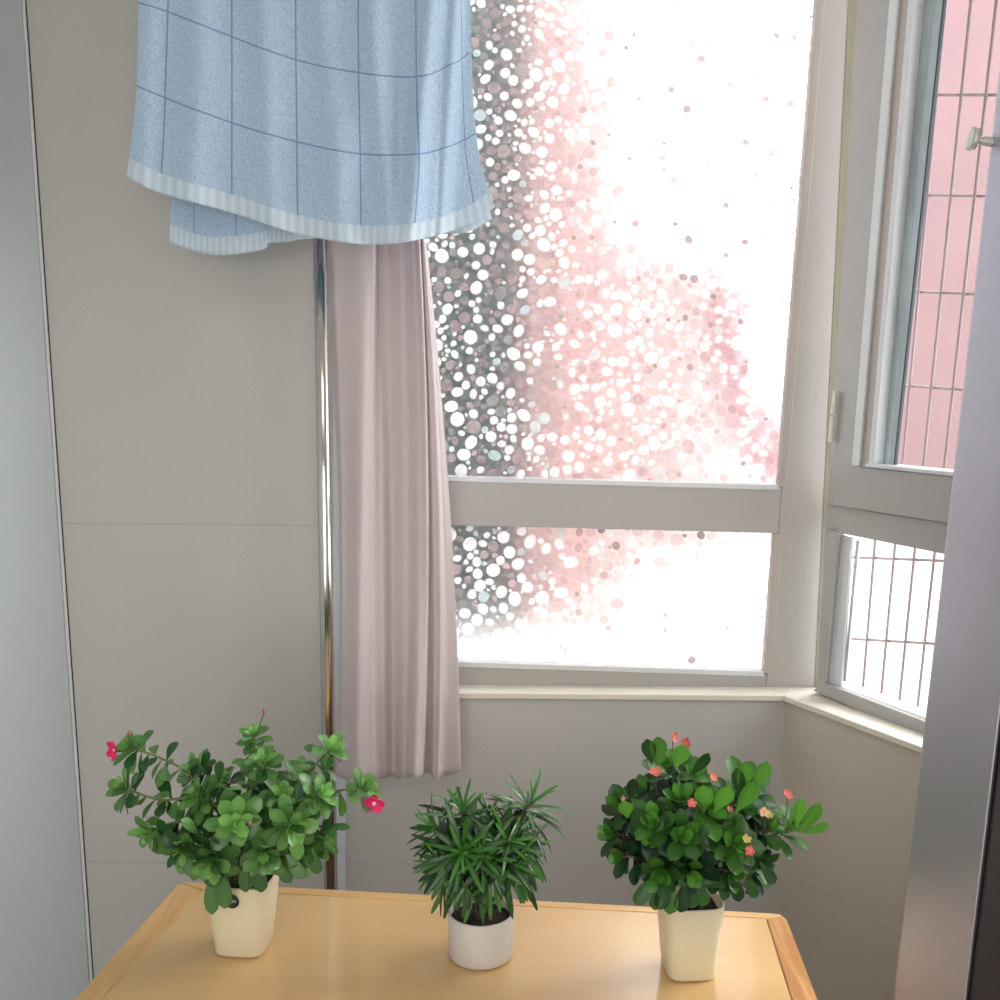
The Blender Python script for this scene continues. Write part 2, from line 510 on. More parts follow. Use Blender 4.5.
pebbles(lambda y: gx(y), -150, 483, 'pebble_film', p1)
pebbles(lambda y: gx(y), 526, 671, 'pebble_film', p2)

# caulked corner post between the two windows
post = [(cxr(TOP) - .5, TOP), (xl(866, 0, 825, 690, TOP), TOP), (825, 693), (cxr(693) - .5, 693)]
tag(finish('trim_6', slab(PW, post, FR + .001, FR - .05), M['caulk']), kind='structure')

# ------------------------------------------------------------------ right window
w2 = empty('window_2', along(.4, SILL_Z, REC), kind='structure')
f2 = -REC
a858 = lambda y: xl(857, 0, 816, 690, y)      # outer edge next to the corner
# outer frame left of the sash: wide beige-white upright
a890 = lambda y: xl(893, 0, 851, 465, y)
FARX = 1120
wpart('stile', PR, [(a858(TOP), TOP), (a890(TOP), TOP), (a890(508), 508), (a858(508), 508)], f2, f2 - .016, M['white_frame'], w2)
wpart('stile', PR, [(a858(528), 528), (838, 528), (824, 684), (a858(692), 692)], f2, f2 - .018, M['white_frame'], w2)
# lower pane frame
wpart('rail', PR, [(a858(506), 504), (FARX, 550), (FARX, 590), (a858(530), 530.5)], f2, f2 - .05, M['white_frame'], w2)
wpart('rail', PR, [(824, 683), (FARX, 796), (FARX, 826), (812, 690.5)], f2, f2 - .05, M['white_frame'], w2)
# inner white bead of lower pane
wpart('glazing_bead', PR, [(838, 534), (851, 538), (841, 686), (824.5, 684)], f2 - .012, f2 - .02, M['white_frame_b'], w2, .001)
wpart('glazing_bead', PR, [(826, 681), (FARX, 790), (FARX, 799), (824, 686)], f2 - .012, f2 - .05, M['white_frame_b'], w2, .001)
wpart('seal', PR, [(856, 540), (859, 541), (845.5, 682), (843, 681)], f2 - .018, f2 - .022, M['aluminium'], w2, .0003)
wpart('pane', PR, [(838, 530), (FARX, 575), (FARX, 800), (822, 685)], f2 - .03, f2 - .034, M['glass'], w2, .0003)
# casement sash
sash = empty('sash', along(.4, SILL_Z + .5, REC)); sash.parent = w2; sash.matrix_parent_inverse = Matrix.Translation(w2.location).inverted()
def spart(name, pts, o0, o1, m, bv=.0015):
    o = bevel(finish(name, slab(PR, pts, o0, o1), m, sash), bv); return o
up = lambda x0, x1, off=0, yb=466: [(x0[0] + (x0[0] - x0[1]) * -TOP / 465, TOP), (x1[0] + (x1[0] - x1[1]) * -TOP / 465, TOP), (x1[1], yb), (x0[1], yb)]
spart('bead', up((889, 851), (898, 859)), f2 + .014, f2 - .012, M['white_frame_b'])
spart('stile', up((898, 859), (909, 868.5)), f2 + .009, f2 - .012, M['warm_frame'])
spart('bead', up((908, 868), (914, 873)), f2 + .014, f2 - .012, M['white_frame_b'])
spart('seal', up((914, 873), (918.5, 876.5)), f2 - .006, f2 - .014, M['gasket'])
spart('track', up((918, 876), (935, 887)), f2 - .012, f2 - .016, M['aluminium'])
spart('track', up((935, 887), (943, 893.5)), f2 - .008, f2 - .016, M['aluminium'])
spart('seal', up((942.5, 893), (944, 894.2)), f2 - .008, f2 - .016, M['gasket'])
spart('rail', [(848, 466), (FARX, 493), (FARX, 550), (832, 505)], f2 + .012, f2 - .03, M['white_frame'])
spart('bead', [(866, 463.5), (FARX, 488), (FARX, 494), (864, 467)], f2 + .016, f2 - .03, M['white_frame_b'])
spart('pane', [(880, TOP), (FARX, TOP), (FARX, 492), (868, 466)], f2 - .017, f2 - .021, M['glass'], .0003)
# hinge
hg = empty('hinge', along(.1, SILL_Z + .5, REC)); hg.parent = w2; hg.matrix_parent_inverse = Matrix.Translation(w2.location).inverted()
for (ya, yb) in ((391, 414), (416, 442)):
    bm = bmesh.new()
    tube(bm, [PR.at(xl(835, 391, 830, 442, ya), ya, f2 + .008), PR.at(xl(835, 391, 830, 442, yb), yb, f2 + .008)], .0042, 12)
    o = finish('hinge_barrel', bm, M['sill'], hg, smooth=False)

# ------------------------------------------------------------------ outside
LZ = 0.80
bm = bmesh.new(); box(bm, (-2.2, 2.27, 0), (5.5, 5.2, LZ))
# cut away is not needed: the ledge starts outside both windows
me_ledge = finish('balcony_ledge', bm, M['ledge'])
me_ledge.location = (0, 0, 0)
tag(me_ledge, 'white concrete ledge outside below both windows', 'ledge')

px_at = lambda px, py, y: Y(y).at(px, py)
def block(name, px0, px1, y, th, zt, m, label, cat, zb=LZ):
    x0 = px_at(px0, 300, y).x; x1 = px_at(px1, 300, y).x
    bm = bmesh.new(); box(bm, (x0, y, zb), (x1, y + th, zt))
    return tag(bevel(finish(name, bm, m), .01), label, cat)
block('neighbouring_wall', 300, 523, 3.2, .3, 3.6, M['dark_green'], 'dark grey-green wall seen through the pebbled glass beside the curtain', 'wall')
block('building_column', 523.5, 636, 3.3, .3, 3.8, M['pink'], 'pink building column behind the middle of the pebbled window', 'building')
block('building_wall', 560, 752, 4.2, .3, px_at(650, 225, 4.2).z, M['pale_pink'], 'pale pink washed-out wall behind the right half of the pebbled window', 'building')
block('pink_building', 855, 1900, 4.75, .3, 3.7, M['pink_far'], 'pink rendered building outside the clear casement window', 'building')


def climber():
    rnd = random.Random(4); pl = Y(2.75)
    path = [(752, -60), (748, 120), (742, 200), (728, 300), (736, 390), (765, 455), (782, 500)]
    root = empty('climbing_plant', pl.at(782, 560), label='pink blossoming climber outside behind the right side of the pebbled window', cat='plant')
    pts = [pl.at(x, y) for x, y in path]; pts.append(Vector((pts[-1].x, 2.75, LZ)))
    bm = bmesh.new(); tube(bm, [Vector([catmull([p[k] for p in pts], i / 40 * 7) for k in range(3)]) for i in range(41)], .0025, 6)
    finish('stem', bm, M['grille'], root, True)
    for nm, cnt, mt, sz in (('blossoms', 320, M['blossom'], .017), ('twigs', 60, M['gasket'], .006)):  # the small dark flecks stand for the climber's twigs
        bm = bmesh.new()
        for i in range(cnt):
            t = rnd.uniform(.42, .97) ** .9 if nm == 'blossoms' else rnd.choice((rnd.gauss(.34, .03), rnd.uniform(.3, .9)))
            x = catmull([p[0] for p in path], t * 6); y = catmull([p[1] for p in path], t * 6)
            wd = 8 + 22 * t ** 3 if nm == 'blossoms' else 13
            c = Y(2.75 + rnd.uniform(-.03, .03)).at(x + rnd.gauss(8, wd), y + rnd.gauss(0, 12))
            a, u, v = frame_of(Vector((rnd.uniform(-.6, .6), -1, rnd.uniform(-.6, .6))))
            q = sz * rnd.uniform(.5, 1.2)
            f = [bm.verts.new(c + u * q * math.cos(k * 1.2566) + v * q * (.5 + .5 * (k % 2)) * math.sin(k * 1.2566)) for k in range(5)]
            bm.faces.new(f)
        finish(nm, bm, mt, root, recalc=False)


block('white_parapet', 800, 1900, 4.5, .12, px_at(900, 528, 4.5).z, M['ledge'], 'low white parapet wall outside the lower clear window', 'wall')


def grille(name, pl, off, label, vx, hy, w=.0045):
    """vx: list of ((x,y),(x,y)) ; hy the same"""
    mid = pl.at((vx[0][0][0] + vx[-1][0][0]) / 2, 400, off)
    g = empty(name, mid, label=label, cat='window grille')
    for i, lst in enumerate((vx, hy)):
        for a, b in lst:
            bm = bmesh.new()
            tube(bm, [pl.at(a[0], a[1], off - i * w * 1.6), pl.at(b[0], b[1], off - i * w * 1.6)], w, 8)
            finish('bar', bm, M['grille'], g, smooth=True)
    return g


go = -REC - .20
vx = []
for k in range(-2, 6):
    xt = 971 + k * 25.5; xbm = 923 + k * 21
    vx.append(((xt + (xt - xbm) * .3, -140), (xbm - (xt - xbm) * .66, 780)))
hyl = []
for (y9, sl) in ((-4, -.01), (95, .0), (195, .02), (292, .045), (387, .07), (480, .09), (560, .04), (643, .06)):
    hyl.append(((845, y9 - sl * 75), (1090, y9 + sl * 160)))
grille('window_grille', PR, go, 'grey steel security grille outside the clear right window', vx, hyl, .0032)
vx = [((x, -150), (x - (x - 400) * .12, 690)) for x in range(400, 860, 42)]
hyl = [((380, y - 3), (850, y + 5)) for y in (-8, 90, 188, 284, 380, 474, 566, 640)]
grille('window_grille', PW, -REC - .16, 'grey steel security grille outside the pebbled back window', vx, hyl, .0014)

CLIMB = True
# ------------------------------------------------------------------ chrome pole with crossbar
POLE_Y = 1.965
pp = Y(POLE_Y)
a = pp.at(331, 890); b = pp.at(320.5, 245)
kd = (b - a) / (b.z - a.z)
pole_at = lambda z: a + kd * (z - a.z)
BAR_Z = Y(1.905).at(300, -125).z
st = empty('drying_stand', pole_at(0.02), label='chrome drying pole standing behind the table left of the curtain', cat='drying pole')
bm = bmesh.new(); tube(bm, [pole_at(.02), pole_at(BAR_Z + .03)], .0125, 24); finish('pole', bm, M['chrome'], st, True)
bm = bmesh.new(); lathe(bm, [(.11, 0), (.11, .008), (.02, .02), (.016, .05)], (pole_at(0).x, POLE_Y, 0), 32); finish('base', bm, M['chrome'], st)
bm = bmesh.new(); x0 = Y(1.905).at(100, -125).x; x1 = Y(1.905).at(530, -125).x
tube(bm, [(x0, 1.905, BAR_Z), (x1, 1.905, BAR_Z)], .009, 16); finish('crossbar', bm, M['chrome'], st, True)
bm = bmesh.new(); pj = pole_at(BAR_Z)
tube(bm, [(pj.x, 1.90, BAR_Z), (pj.x, POLE_Y + .005, BAR_Z)], .0145, 16); finish('clamp', bm, M['gasket'], st, True)


# ------------------------------------------------------------------ fabric helpers
def catmull(xs, t):
    n = len(xs) - 1
    t = max(0, min(n - 1e-6, t)); i = int(t); f = t - i
    p0 = xs[max(0, i - 1)]; p1 = xs[i]; p2 = xs[i + 1]; p3 = xs[min(n, i + 2)]
    return .5 * (2 * p1 + (p2 - p0) * f + (2 * p0 - 5 * p1 + 4 * p2 - p3) * f * f + (3 * p1 - p0 - 3 * p2 + p3) * f ** 3)


def grid(name, nu, nv, fn, m, parent=None, thick=0.0):
    bm = bmesh.new(); uvl = bm.loops.layers.uv.new('UVMap')
    V = [[None] * (nu + 1) for _ in range(nv + 1)]; UV = {}
    for j in range(nv + 1):
        for i in range(nu + 1):
            p, uv = fn(i / nu, j / nv)
            v = bm.verts.new(p); V[j][i] = v; UV[v] = uv
    for j in range(nv):
        for i in range(nu):
            f = bm.faces.new((V[j][i], V[j + 1][i], V[j + 1][i + 1], V[j][i + 1]))
            for l in f.loops: l[uvl].uv = UV[l.vert]
    o = finish(name, bm, m, parent, smooth=True, recalc=False)
    if thick:
        md = o.modifiers.new('thickness', 'SOLIDIFY'); md.thickness = thick; md.offset = 0
    return o


# ------------------------------------------------------------------ curtain
def fabric_mat(name, col, trans, weave=900):
    m, nt, b = new_mat(name); N, L = nt.nodes, nt.links
    tc = N.new('ShaderNodeTexCoord'); mp = N.new('ShaderNodeMapping'); mp.inputs['Scale'].default_value = (3, 1, .25)
    L.new(tc.outputs['Object'], mp.inputs[0])
    nz = N.new('ShaderNodeTexNoise'); nz.inputs['Scale'].default_value = 14; nz.inputs['Detail'].default_value = 5
    L.new(mp.outputs[0], nz.inputs['Vector'])
    mx = N.new('ShaderNodeMix'); mx.data_type = 'RGBA'
    mx.inputs[6].default_value = tuple(c * .95 for c in col[:3]) + (1,); mx.inputs[7].default_value = tuple(c * 1.03 for c in col[:3]) + (1,)
    L.new(nz.outputs[0], mx.inputs[0]); L.new(mx.outputs[2], b.inputs['Base Color'])
    b.inputs['Roughness'].default_value = .55; b.inputs['Sheen Weight'].default_value = .3
    n2 = N.new('ShaderNodeTexNoise'); n2.inputs['Scale'].default_value = weave; L.new(tc.outputs['Object'], n2.inputs['Vector'])
    bp = N.new('ShaderNodeBump'); bp.inputs['Strength'].default_value = .15; bp.inputs['Distance'].default_value = .001
    L.new(n2.outputs[0], bp.inputs['Height']); L.new(bp.outputs[0], b.inputs['Normal'])
    tl = N.new('ShaderNodeBsdfTranslucent'); L.new(mx.outputs[2], tl.inputs[0])
    ms = N.new('ShaderNodeMixShader'); ms.inputs[0].default_value = trans
    L.new(b.outputs[0], ms.inputs[1]); L.new(tl.outputs[0], ms.inputs[2]); L.new(ms.outputs[0], N['Material Output'].inputs[0])
    return m


M['curtain'] = fabric_mat('curtain_fabric', srgb(222, 211, 212), .2)
KN = [  # x at y=240, 480, 778 ; depth cm at the same rows
    (322, 338, 336, 0, 0, 0), (332, 342, 339, 2.2, 1, .5), (367, 362, 358, 3.0, 3.4, 3.0),
    (374, 371, 373, 3.2, 2.6, 2.6), (377.5, 380, 384, -1.8, .4, .6), (386, 391, 394, -1.6, -1.0, -1.2), (402, 406, 404, -.2, .3, 1.0), (414, 420, 415, 1.6, 2.4, 3.4),
    (419, 427, 421, 2.4, 2.8, 2.8), (420.5, 429, 427, -.2, .4, -.4), (422, 433, 434, .5, 1.2, 1.6), (423.5, 438, 438, .8, 1.6, 2.2), (424.3, 442, 446, .2, .8, .4), (426, 448, 461, -.5, .4, 1.6)]


def lag(y, a, b, c):
    y = max(y, 160)
    t = (y - 240) / 538; tb = (480 - 240) / 538
    return a * (t - tb) * (t - 1) / ((0 - tb) * (0 - 1)) + b * t * (t - 1) / (tb * (tb - 1)) + c * t * (t - tb) / (1 - tb)


def curtain_fn(u, v):
    yy = -150 + v * 928
    n = len(KN) - 1
    t = u * n; i = min(n - 1, int(t)); f = t - i
    f2_ = f * f * (3 - 2 * f)
    x0 = lag(yy, *KN[i][:3]); x1 = lag(yy, *KN[i + 1][:3])
    d0 = lag(yy, *KN[i][3:]); d1 = lag(yy, *KN[i + 1][3:])
    x = x0 + (x1 - x0) * f
    d = d0 + (d1 - d0) * f2_
    d += .25 * noise.noise(Vector((x * .025, yy * .012, 1.3))) * (0.5 + v)
    # creases left by tie-backs near the hem and at mid height
    d += .3 * noise.noise(Vector((x * .09 + yy * .02, yy * .03, 5.1))) * max(0, min(1, (yy - 520) / 200))
    if v > .965: d += .1
    hem = -7.5 * max(0, (x - 440) / 21) + 1.2 * math.sin(x * .35) - (4.0 if 423 < x < 433 else 0)
    y2 = yy + hem * v ** 6
    p = Y(2.035 - max(-1.9, d) * .01 * 1.35).at(x, y2)
    return p, (u, v)


cu = empty('curtain', Y(2.035).at(385, 240), label='grey-pink cloth curtain hanging bunched at the left side of the window', cat='curtain')
grid('curtain_cloth', 150, 120, curtain_fn, M['curtain'], cu, .0012)
# rail above, out of frame
rp0 = Y(2.035).at(300, -158); rp1 = Y(2.035).at(830, -158)
bm = bmesh.new(); tube(bm, [rp0, (rp1.x, rp0.y, rp0.z)], .008, 14)
tag(finish('curtain_rail', bm, M['white_frame'], None, True), 'white curtain rail above the pebbled window', 'curtain rail')

# ------------------------------------------------------------------ towel
def towel_mat():
    m, nt, b = new_mat('towel_terry'); N, L = nt.nodes, nt.links
    uv = N.new('ShaderNodeUVMap'); sx = N.new('ShaderNodeSeparateXYZ'); L.new(uv.outputs[0], sx.inputs[0])
    tc = N.new('ShaderNodeTexCoord')

    def line(sock, w):
        fr = N.new('ShaderNodeMath'); fr.operation = 'FRACT'
        ad = N.new('ShaderNodeMath'); ad.operation = 'ADD'; ad.inputs[1].default_value = .5
        L.new(sock, ad.inputs[0]); L.new(ad.outputs[0], fr.inputs[0])
        c = N.new('ShaderNodeMath'); c.operation = 'COMPARE'; c.inputs[1].default_value = .5; c.inputs[2].default_value = w
        L.new(fr.outputs[0], c.inputs[0]); return c.outputs[0]
    lx, ly = line(sx.outputs[0], .013), line(sx.outputs[1], .011)
    mxm = N.new('ShaderNodeMath'); mxm.operation = 'MAXIMUM'; L.new(lx, mxm.inputs[0]); L.new(ly, mxm.inputs[1])
    # hem band: v > 2.87
    gt = N.new('ShaderNodeMath'); gt.operation = 'GREATER_THAN'; gt.inputs[1].default_value = 2.86; L.new(sx.outputs[1], gt.inputs[0])
    inv = N.new('ShaderNodeMath'); inv.operation = 'SUBTRACT'; inv.inputs[0].default_value = 1; L.new(gt.outputs[0], inv.inputs[1])
    ml = N.new('ShaderNodeMath'); ml.operation = 'MULTIPLY'; L.new(mxm.outputs[0], ml.inputs[0]); L.new(inv.outputs[0], ml.inputs[1])
    n1 = N.new('ShaderNodeTexNoise'); n1.inputs['Scale'].default_value = 260; n1.inputs['Detail'].default_value = 2
    L.new(tc.outputs['Object'], n1.inputs['Vector'])
    c1 = N.new('ShaderNodeMix'); c1.data_type = 'RGBA'; c1.inputs[6].default_value = srgb(164, 194, 222); c1.inputs[7].default_value = srgb(196, 219, 239)
    rmp = N.new('ShaderNodeMapRange'); rmp.inputs[1].default_value = .3; rmp.inputs[2].default_value = .7
    L.new(n1.outputs[0], rmp.inputs[0]); L.new(rmp.outputs[0], c1.inputs[0])
    c2 = N.new('ShaderNodeMix'); c2.data_type = 'RGBA'; c2.inputs[7].default_value = srgb(132, 156, 200)
    L.new(ml.outputs[0], c2.inputs[0]); L.new(c1.outputs[2], c2.inputs[6])
    # hem: ribbed lighter
    wv = N.new('ShaderNodeTexWave'); wv.inputs['Scale'].default_value = 2.1; wv.bands_direction = 'X'
    L.new(uv.outputs[0], wv.inputs['Vector'])
    hc = N.new('ShaderNodeMix'); hc.data_type = 'RGBA'; hc.inputs[6].default_value = srgb(198, 216, 232); hc.inputs[7].default_value = srgb(216, 232, 244)
    L.new(wv.outputs[0], hc.inputs[0])
    c3 = N.new('ShaderNodeMix'); c3.data_type = 'RGBA'; L.new(gt.outputs[0], c3.inputs[0]); L.new(c2.outputs[2], c3.inputs[6]); L.new(hc.outputs[2], c3.inputs[7])
    L.new(c3.outputs[2], b.inputs['Base Color'])
    b.inputs['Roughness'].default_value = .95; b.inputs['Sheen Weight'].default_value = .4
    bp = N.new('ShaderNodeBump'); bp.inputs['Strength'].default_value = .6; bp.inputs['Distance'].default_value = .003
    n3 = N.new('ShaderNodeTexNoise'); n3.inputs['Scale'].default_value = 170; n3.inputs['Detail'].default_value = 4
    L.new(tc.outputs['Object'], n3.inputs['Vector'])
    L.new(n3.outputs[0], bp.inputs['Height']); L.new(bp.outputs[0], b.inputs['Normal'])
    tl = N.new('ShaderNodeBsdfTranslucent'); L.new(c3.outputs[2], tl.inputs[0])
    ms = N.new('ShaderNodeMixShader'); ms.inputs[0].default_value = .12
    L.new(b.outputs[0], ms.inputs[1]); L.new(tl.outputs[0], ms.inputs[2]); L.new(ms.outputs[0], N['Material Output'].inputs[0])
    return m


M['towel'] = towel_mat()
TC = [  # uv-u, line A, line B, hem
    (.55, 139, 3, 137, 86, 127, 177), (1, 168, 12, 165, 98, 160, 193), (2, 232, 37, 232, 123, 232, 213), (3, 296, 60, 297, 142, 298, 234),
    (4, 359, 73, 360, 154, 361, 244), (5, 417, 77, 419, 154, 412, 241), (5.75, 452, 64, 455, 144, 462, 227), (6.3, 471, 52, 475, 134, 495, 207)]
FY = 1.888


def tow_xy(t, v):
    c = [catmull([r[k] for r in TC], t) for k in range(7)]
    uu, xA, yA, xB, yB, xH, yH = c
    if v < 1:
        return uu, xA + (xA - xB) * (1 - v) * .35, yA - 83 * (1 - v)
    if v < 2:
        f = v - 1; return uu, xA + (xB - xA) * f, yA + (yB - yA) * f
    f = (v - 2) / 1.08; return uu, xB + (xH - xB) * (f ** 1.4), yB + (yH - yB) * f


def tow_depth(x, y, t):
    d = 0
    s = (y + 130) / 370
    for (xt, xb_, w, a) in ((150, 142, 14, .9), (200, 190, 18, 1.2), (262, 275, 14, .8), (322, 345, 15, .9), (385, 330, 22, .5), (372, 392, 13, 1.1), (430, 410, 10, 1.6), (455, 440, 7, 1.5)):
        c = xt + (xb_ - xt) * max(0, y) / 240
        d += a * math.exp(-((x - c) / w) ** 2)
    d += 1.9 / (1 + math.exp((x - (448 - 14 * y / 240)) / 2.0)) * (.5 + .5 * s)
    d += .5 * noise.noise(Vector((x * .02, y * .011, 3)))
    return d * (.35 + .65 * s)


def towel_front(u, v):
    t = u * (len(TC) - 1)
    # rows: the first 10% wraps over the bar
    nvv = v
    if nvv < .06:
        a_ = (nvv / .06) * math.pi / 2     # 0 top .. pi/2 front
        uu, x, y = tow_xy(t, -.9)
        p = Y(FY).at(x, -118)
        top = Vector((p.x, 1.905 - .0125 * math.sin(a_), BAR_Z + .0125 * math.cos(a_)))
        return top, (uu, -.9)
    f = (nvv - .06) / .94
    vv = -.9 + f * 3.98
    uu, x, y = tow_xy(t, vv)
    y0 = tow_xy(t, -.9)[2]
    # rows start level at the bar, then take on the drape
    k = min(1, f / .22); y = (-118) * (1 - k) + y * k if f < .22 else y
    blend = min(1, f / .25)
    p = Y(1.8925 * (1 - blend) + FY * blend - (tow_depth(x, y, t) * .021) * blend).at(x, y)
    return p, (uu, vv)


tw = empty('towel', (Y(1.905).at(300, -118).x, 1.905, BAR_Z), label='light blue checked terry towel hanging over the top of the chrome pole', cat='towel')
grid('front_layer', 170, 130, towel_front, M['towel'], tw, .003)
BK = [(178, 170, 242), (195, 190, 250), (215, 215, 255.5), (240, 242, 254), (263, 265, 249), (268, 268, 243), (285, 287, 242), (305, 305, 239), (360, 360, 234), (415, 415, 233), (450, 462, 233), (470, 492, 219)]


def towel_back(u, v):
    t = u * (len(BK) - 1)
    xt, xb_, yb = [catmull([r[k] for r in BK], t) for k in range(3)]
    if v < .06:
        a_ = (v / .06) * math.pi / 2
        p = Y(1.918).at(xt, -118)
        return Vector((p.x, 1.905 + .0125 * math.sin(a_), BAR_Z + .0125 * math.cos(a_))), (t * .6 + .3, -.9)
    f = (v - .06) / .94
    x = xt + (xb_ - xt) * f ** (4 if t > len(BK) - 2.5 else 1.5) - (3 if t > len(BK) - 1.6 else 0) * (1 - f); y = -118 + (yb + 118) * f
    p = Y(1.922).at(x, y)
    dd = .005 * math.sin(t * 1.7) * f
    if 264 < x < 272: dd *= .5
    p.y = 1.9175 + (.008 if x > 267 else 0) * f + dd
    return p, (t * .6 + .3, -.9 + f * 3.95)


grid('back_layer', 80, 60, towel_back, M['towel'], tw, .003)

# ------------------------------------------------------------------ table
BLc = PT.at(180, 881); BRc = PT.at(785, 913.5)
Lf = PT.at(90, 981); Rf = PT.at(819, 1001)
def ext(a, b, yy): return a + (b - a) * ((yy - a.y) / (b.y - a.y))
FRONT = 1.14
FLc = ext(BLc, Lf, FRONT); FRc = ext(BRc, Rf, FRONT - .03)
iBL = PT.at(189, 889.5); iBR = PT.at(766, 918.5)
iFL = ext(PT.at(149, 948), PT.at(102, 999), FRONT + .06); iBL = ext(PT.at(149, 948), PT.at(102, 999), iBL.y)
iFR = ext(PT.at(767, 918.5), PT.at(792, 1000), FRONT + .03)
tb = empty('wooden_table', Vector(((BLc.x + BRc.x) / 2, (BLc.y + FRONT) / 2, 0)), label='light yellow wooden table with rounded oak-edged top carrying the three potted plants', cat='table')
dn = Vector((0, 0, -1))


def strip(name, pts, m, th=.028, rise=0.0, bv=.002):
    bm = bmesh.new()
    top = [p + Vector((0, 0, rise)) for p in pts]
    prism(bm, top, [p + dn * th for p in top])
    return bevel(finish(name, bm, m, tb), bv, 3)


def shrink(poly, g):
    c = sum(poly, Vector()) / len(poly)
    return [p + (c - p).normalized() * g for p in poly]


strip('top_panel', [iFL, iFR, iBR, iBL], M['table_panel'], .022, -.0004, .0008)


def corner(P, A, B, r=.02, n=6):
    """round the outline corner P between directions to A and B"""
    da = (A - P).normalized(); db = (B - P).normalized()
    s, e_ = P + da * r, P + db * r
    return [s * (1 - t) ** 2 + P * 2 * t * (1 - t) + e_ * t * t for t in [k / n for k in range(n + 1)]]


cBL = corner(BLc, FLc, BRc); cBR = corner(BRc, BLc, FRc)
g = .0008
strip('edge_board', [iBL + Vector((-g, 0, 0)), iFL + Vector((-g, 0, 0)), FLc, *cBL[:4]], M['table_rim'], .03, 0, .004)
strip('edge_board', [iBL + Vector((0, g, 0)), cBL[3], *cBL[4:], *cBR[:4], iBR + Vector((0, g, 0))], M['table_rim_x'], .03, 0, .003)
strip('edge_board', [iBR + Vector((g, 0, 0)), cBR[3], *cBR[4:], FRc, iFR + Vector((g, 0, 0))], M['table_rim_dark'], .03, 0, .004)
strip('edge_board', [iFL + Vector((0, -g, 0)), iFR + Vector((0, -g, 0)), FRc, FLc], M['table_rim_x'], .03, 0, .003)
legs = [BLc + Vector((.07, -.07, 0)), BRc + Vector((-.07, -.07, 0)), FLc + Vector((.09, .08, 0)), FRc + Vector((-.08, .08, 0))]
for p in legs:
    bm = bmesh.new()
    w0, w1_ = .028, .02
    t_ = [Vector((p.x + a * w0, p.y + b * w0, TZ - .03)) for a, b in ((-1, -1), (1, -1), (1, 1), (-1, 1))]
    b_ = [Vector((p.x + a * w1_, p.y + b * w1_, 0)) for a, b in ((-1, -1), (1, -1), (1, 1), (-1, 1))]
    prism(bm, t_, b_); bevel(finish('leg', bm, M['table_leg'], tb), .004)
for i, j in ((0, 1), (1, 3), (3, 2), (2, 0)):
    a_, b_ = legs[i], legs[j]
    d_ = (b_ - a_).normalized(); nn = Vector((-d_.y, d_.x, 0)) * .01
    a_ = a_ + d_ * .03; b_ = b_ - d_ * .03
    bm = bmesh.new()
    top = [Vector((*(a_ + nn).xy, TZ - .0305)), Vector((*(b_ + nn).xy, TZ - .0305)), Vector((*(b_ - nn).xy, TZ - .0305)), Vector((*(a_ - nn).xy, TZ - .0305))]
    prism(bm, top, [q + dn * .07 for q in top]); finish('apron', bm, M['table_leg'], tb)


# ------------------------------------------------------------------ plants
def leaf(bm, cl, base, d, nrm, L, W, col, kind='spoon', curl=.3, n=8, cup=.25):
    """One leaf blade, folded along the midrib, bent along its length."""
    d = d.normalized()
    side = d.cross(nrm)
    if side.length < 1e-4: side = d.orthogonal()
    side.normalize(); up = side.cross(d).normalized()
    p = base.copy(); rows = []
    for i in range(n + 1):
        t = i / n
        if kind == 'spoon': w = .12 + .88 * (math.sin(min(1, t / .68) * math.pi / 2) ** 1.6) if t < .68 else math.sqrt(max(0, 1 - ((t - .68) / .323) ** 2))
        elif kind == 'lance': w = max(0.06, math.sin(math.pi * (t * .9 + .08)) ** .45)
        else: w = math.sin(math.pi * t) ** .6
        w = max(w, .05) * W * .5
        a_ = -curl * t
        dd = d * math.cos(a_) + up * math.sin(a_)
        uu = up * math.cos(a_) - d * math.sin(a_)
        if i: p = p + dd * (L / n)
        rows.append((bm.verts.new(p - side * w + uu * w * cup), bm.verts.new(p), bm.verts.new(p + side * w + uu * w * cup)))
    c2 = tuple(c * 1.18 for c in col[:3]) + (1,)
    for i in range(n):
        for k in range(2):
            f = bm.faces.new((rows[i][k], rows[i + 1][k], rows[i + 1][k + 1], rows[i][k + 1])); f.smooth = True
            for l in f.loops: l[cl] = c2 if l.vert in (rows[i][1], rows[i + 1][1]) else col


def lerpc(a, b, t, jit, rnd):
    t = max(0.0, min(1.0, t))
    j = 1 + rnd.uniform(-jit, jit)
    return tuple(max(0, (a[k] + (b[k] - a[k]) * t) * j) for k in range(3)) + (1,)


def frame_of(ax):
    ax = ax.normalized(); u = ax.orthogonal().normalized(); return ax, u, ax.cross(u)


def bez(pts, t):
    n = len(pts) - 1
    q = [catmull([p[k] for p in pts], t * n) for k in range(3)]
    return Vector(q)


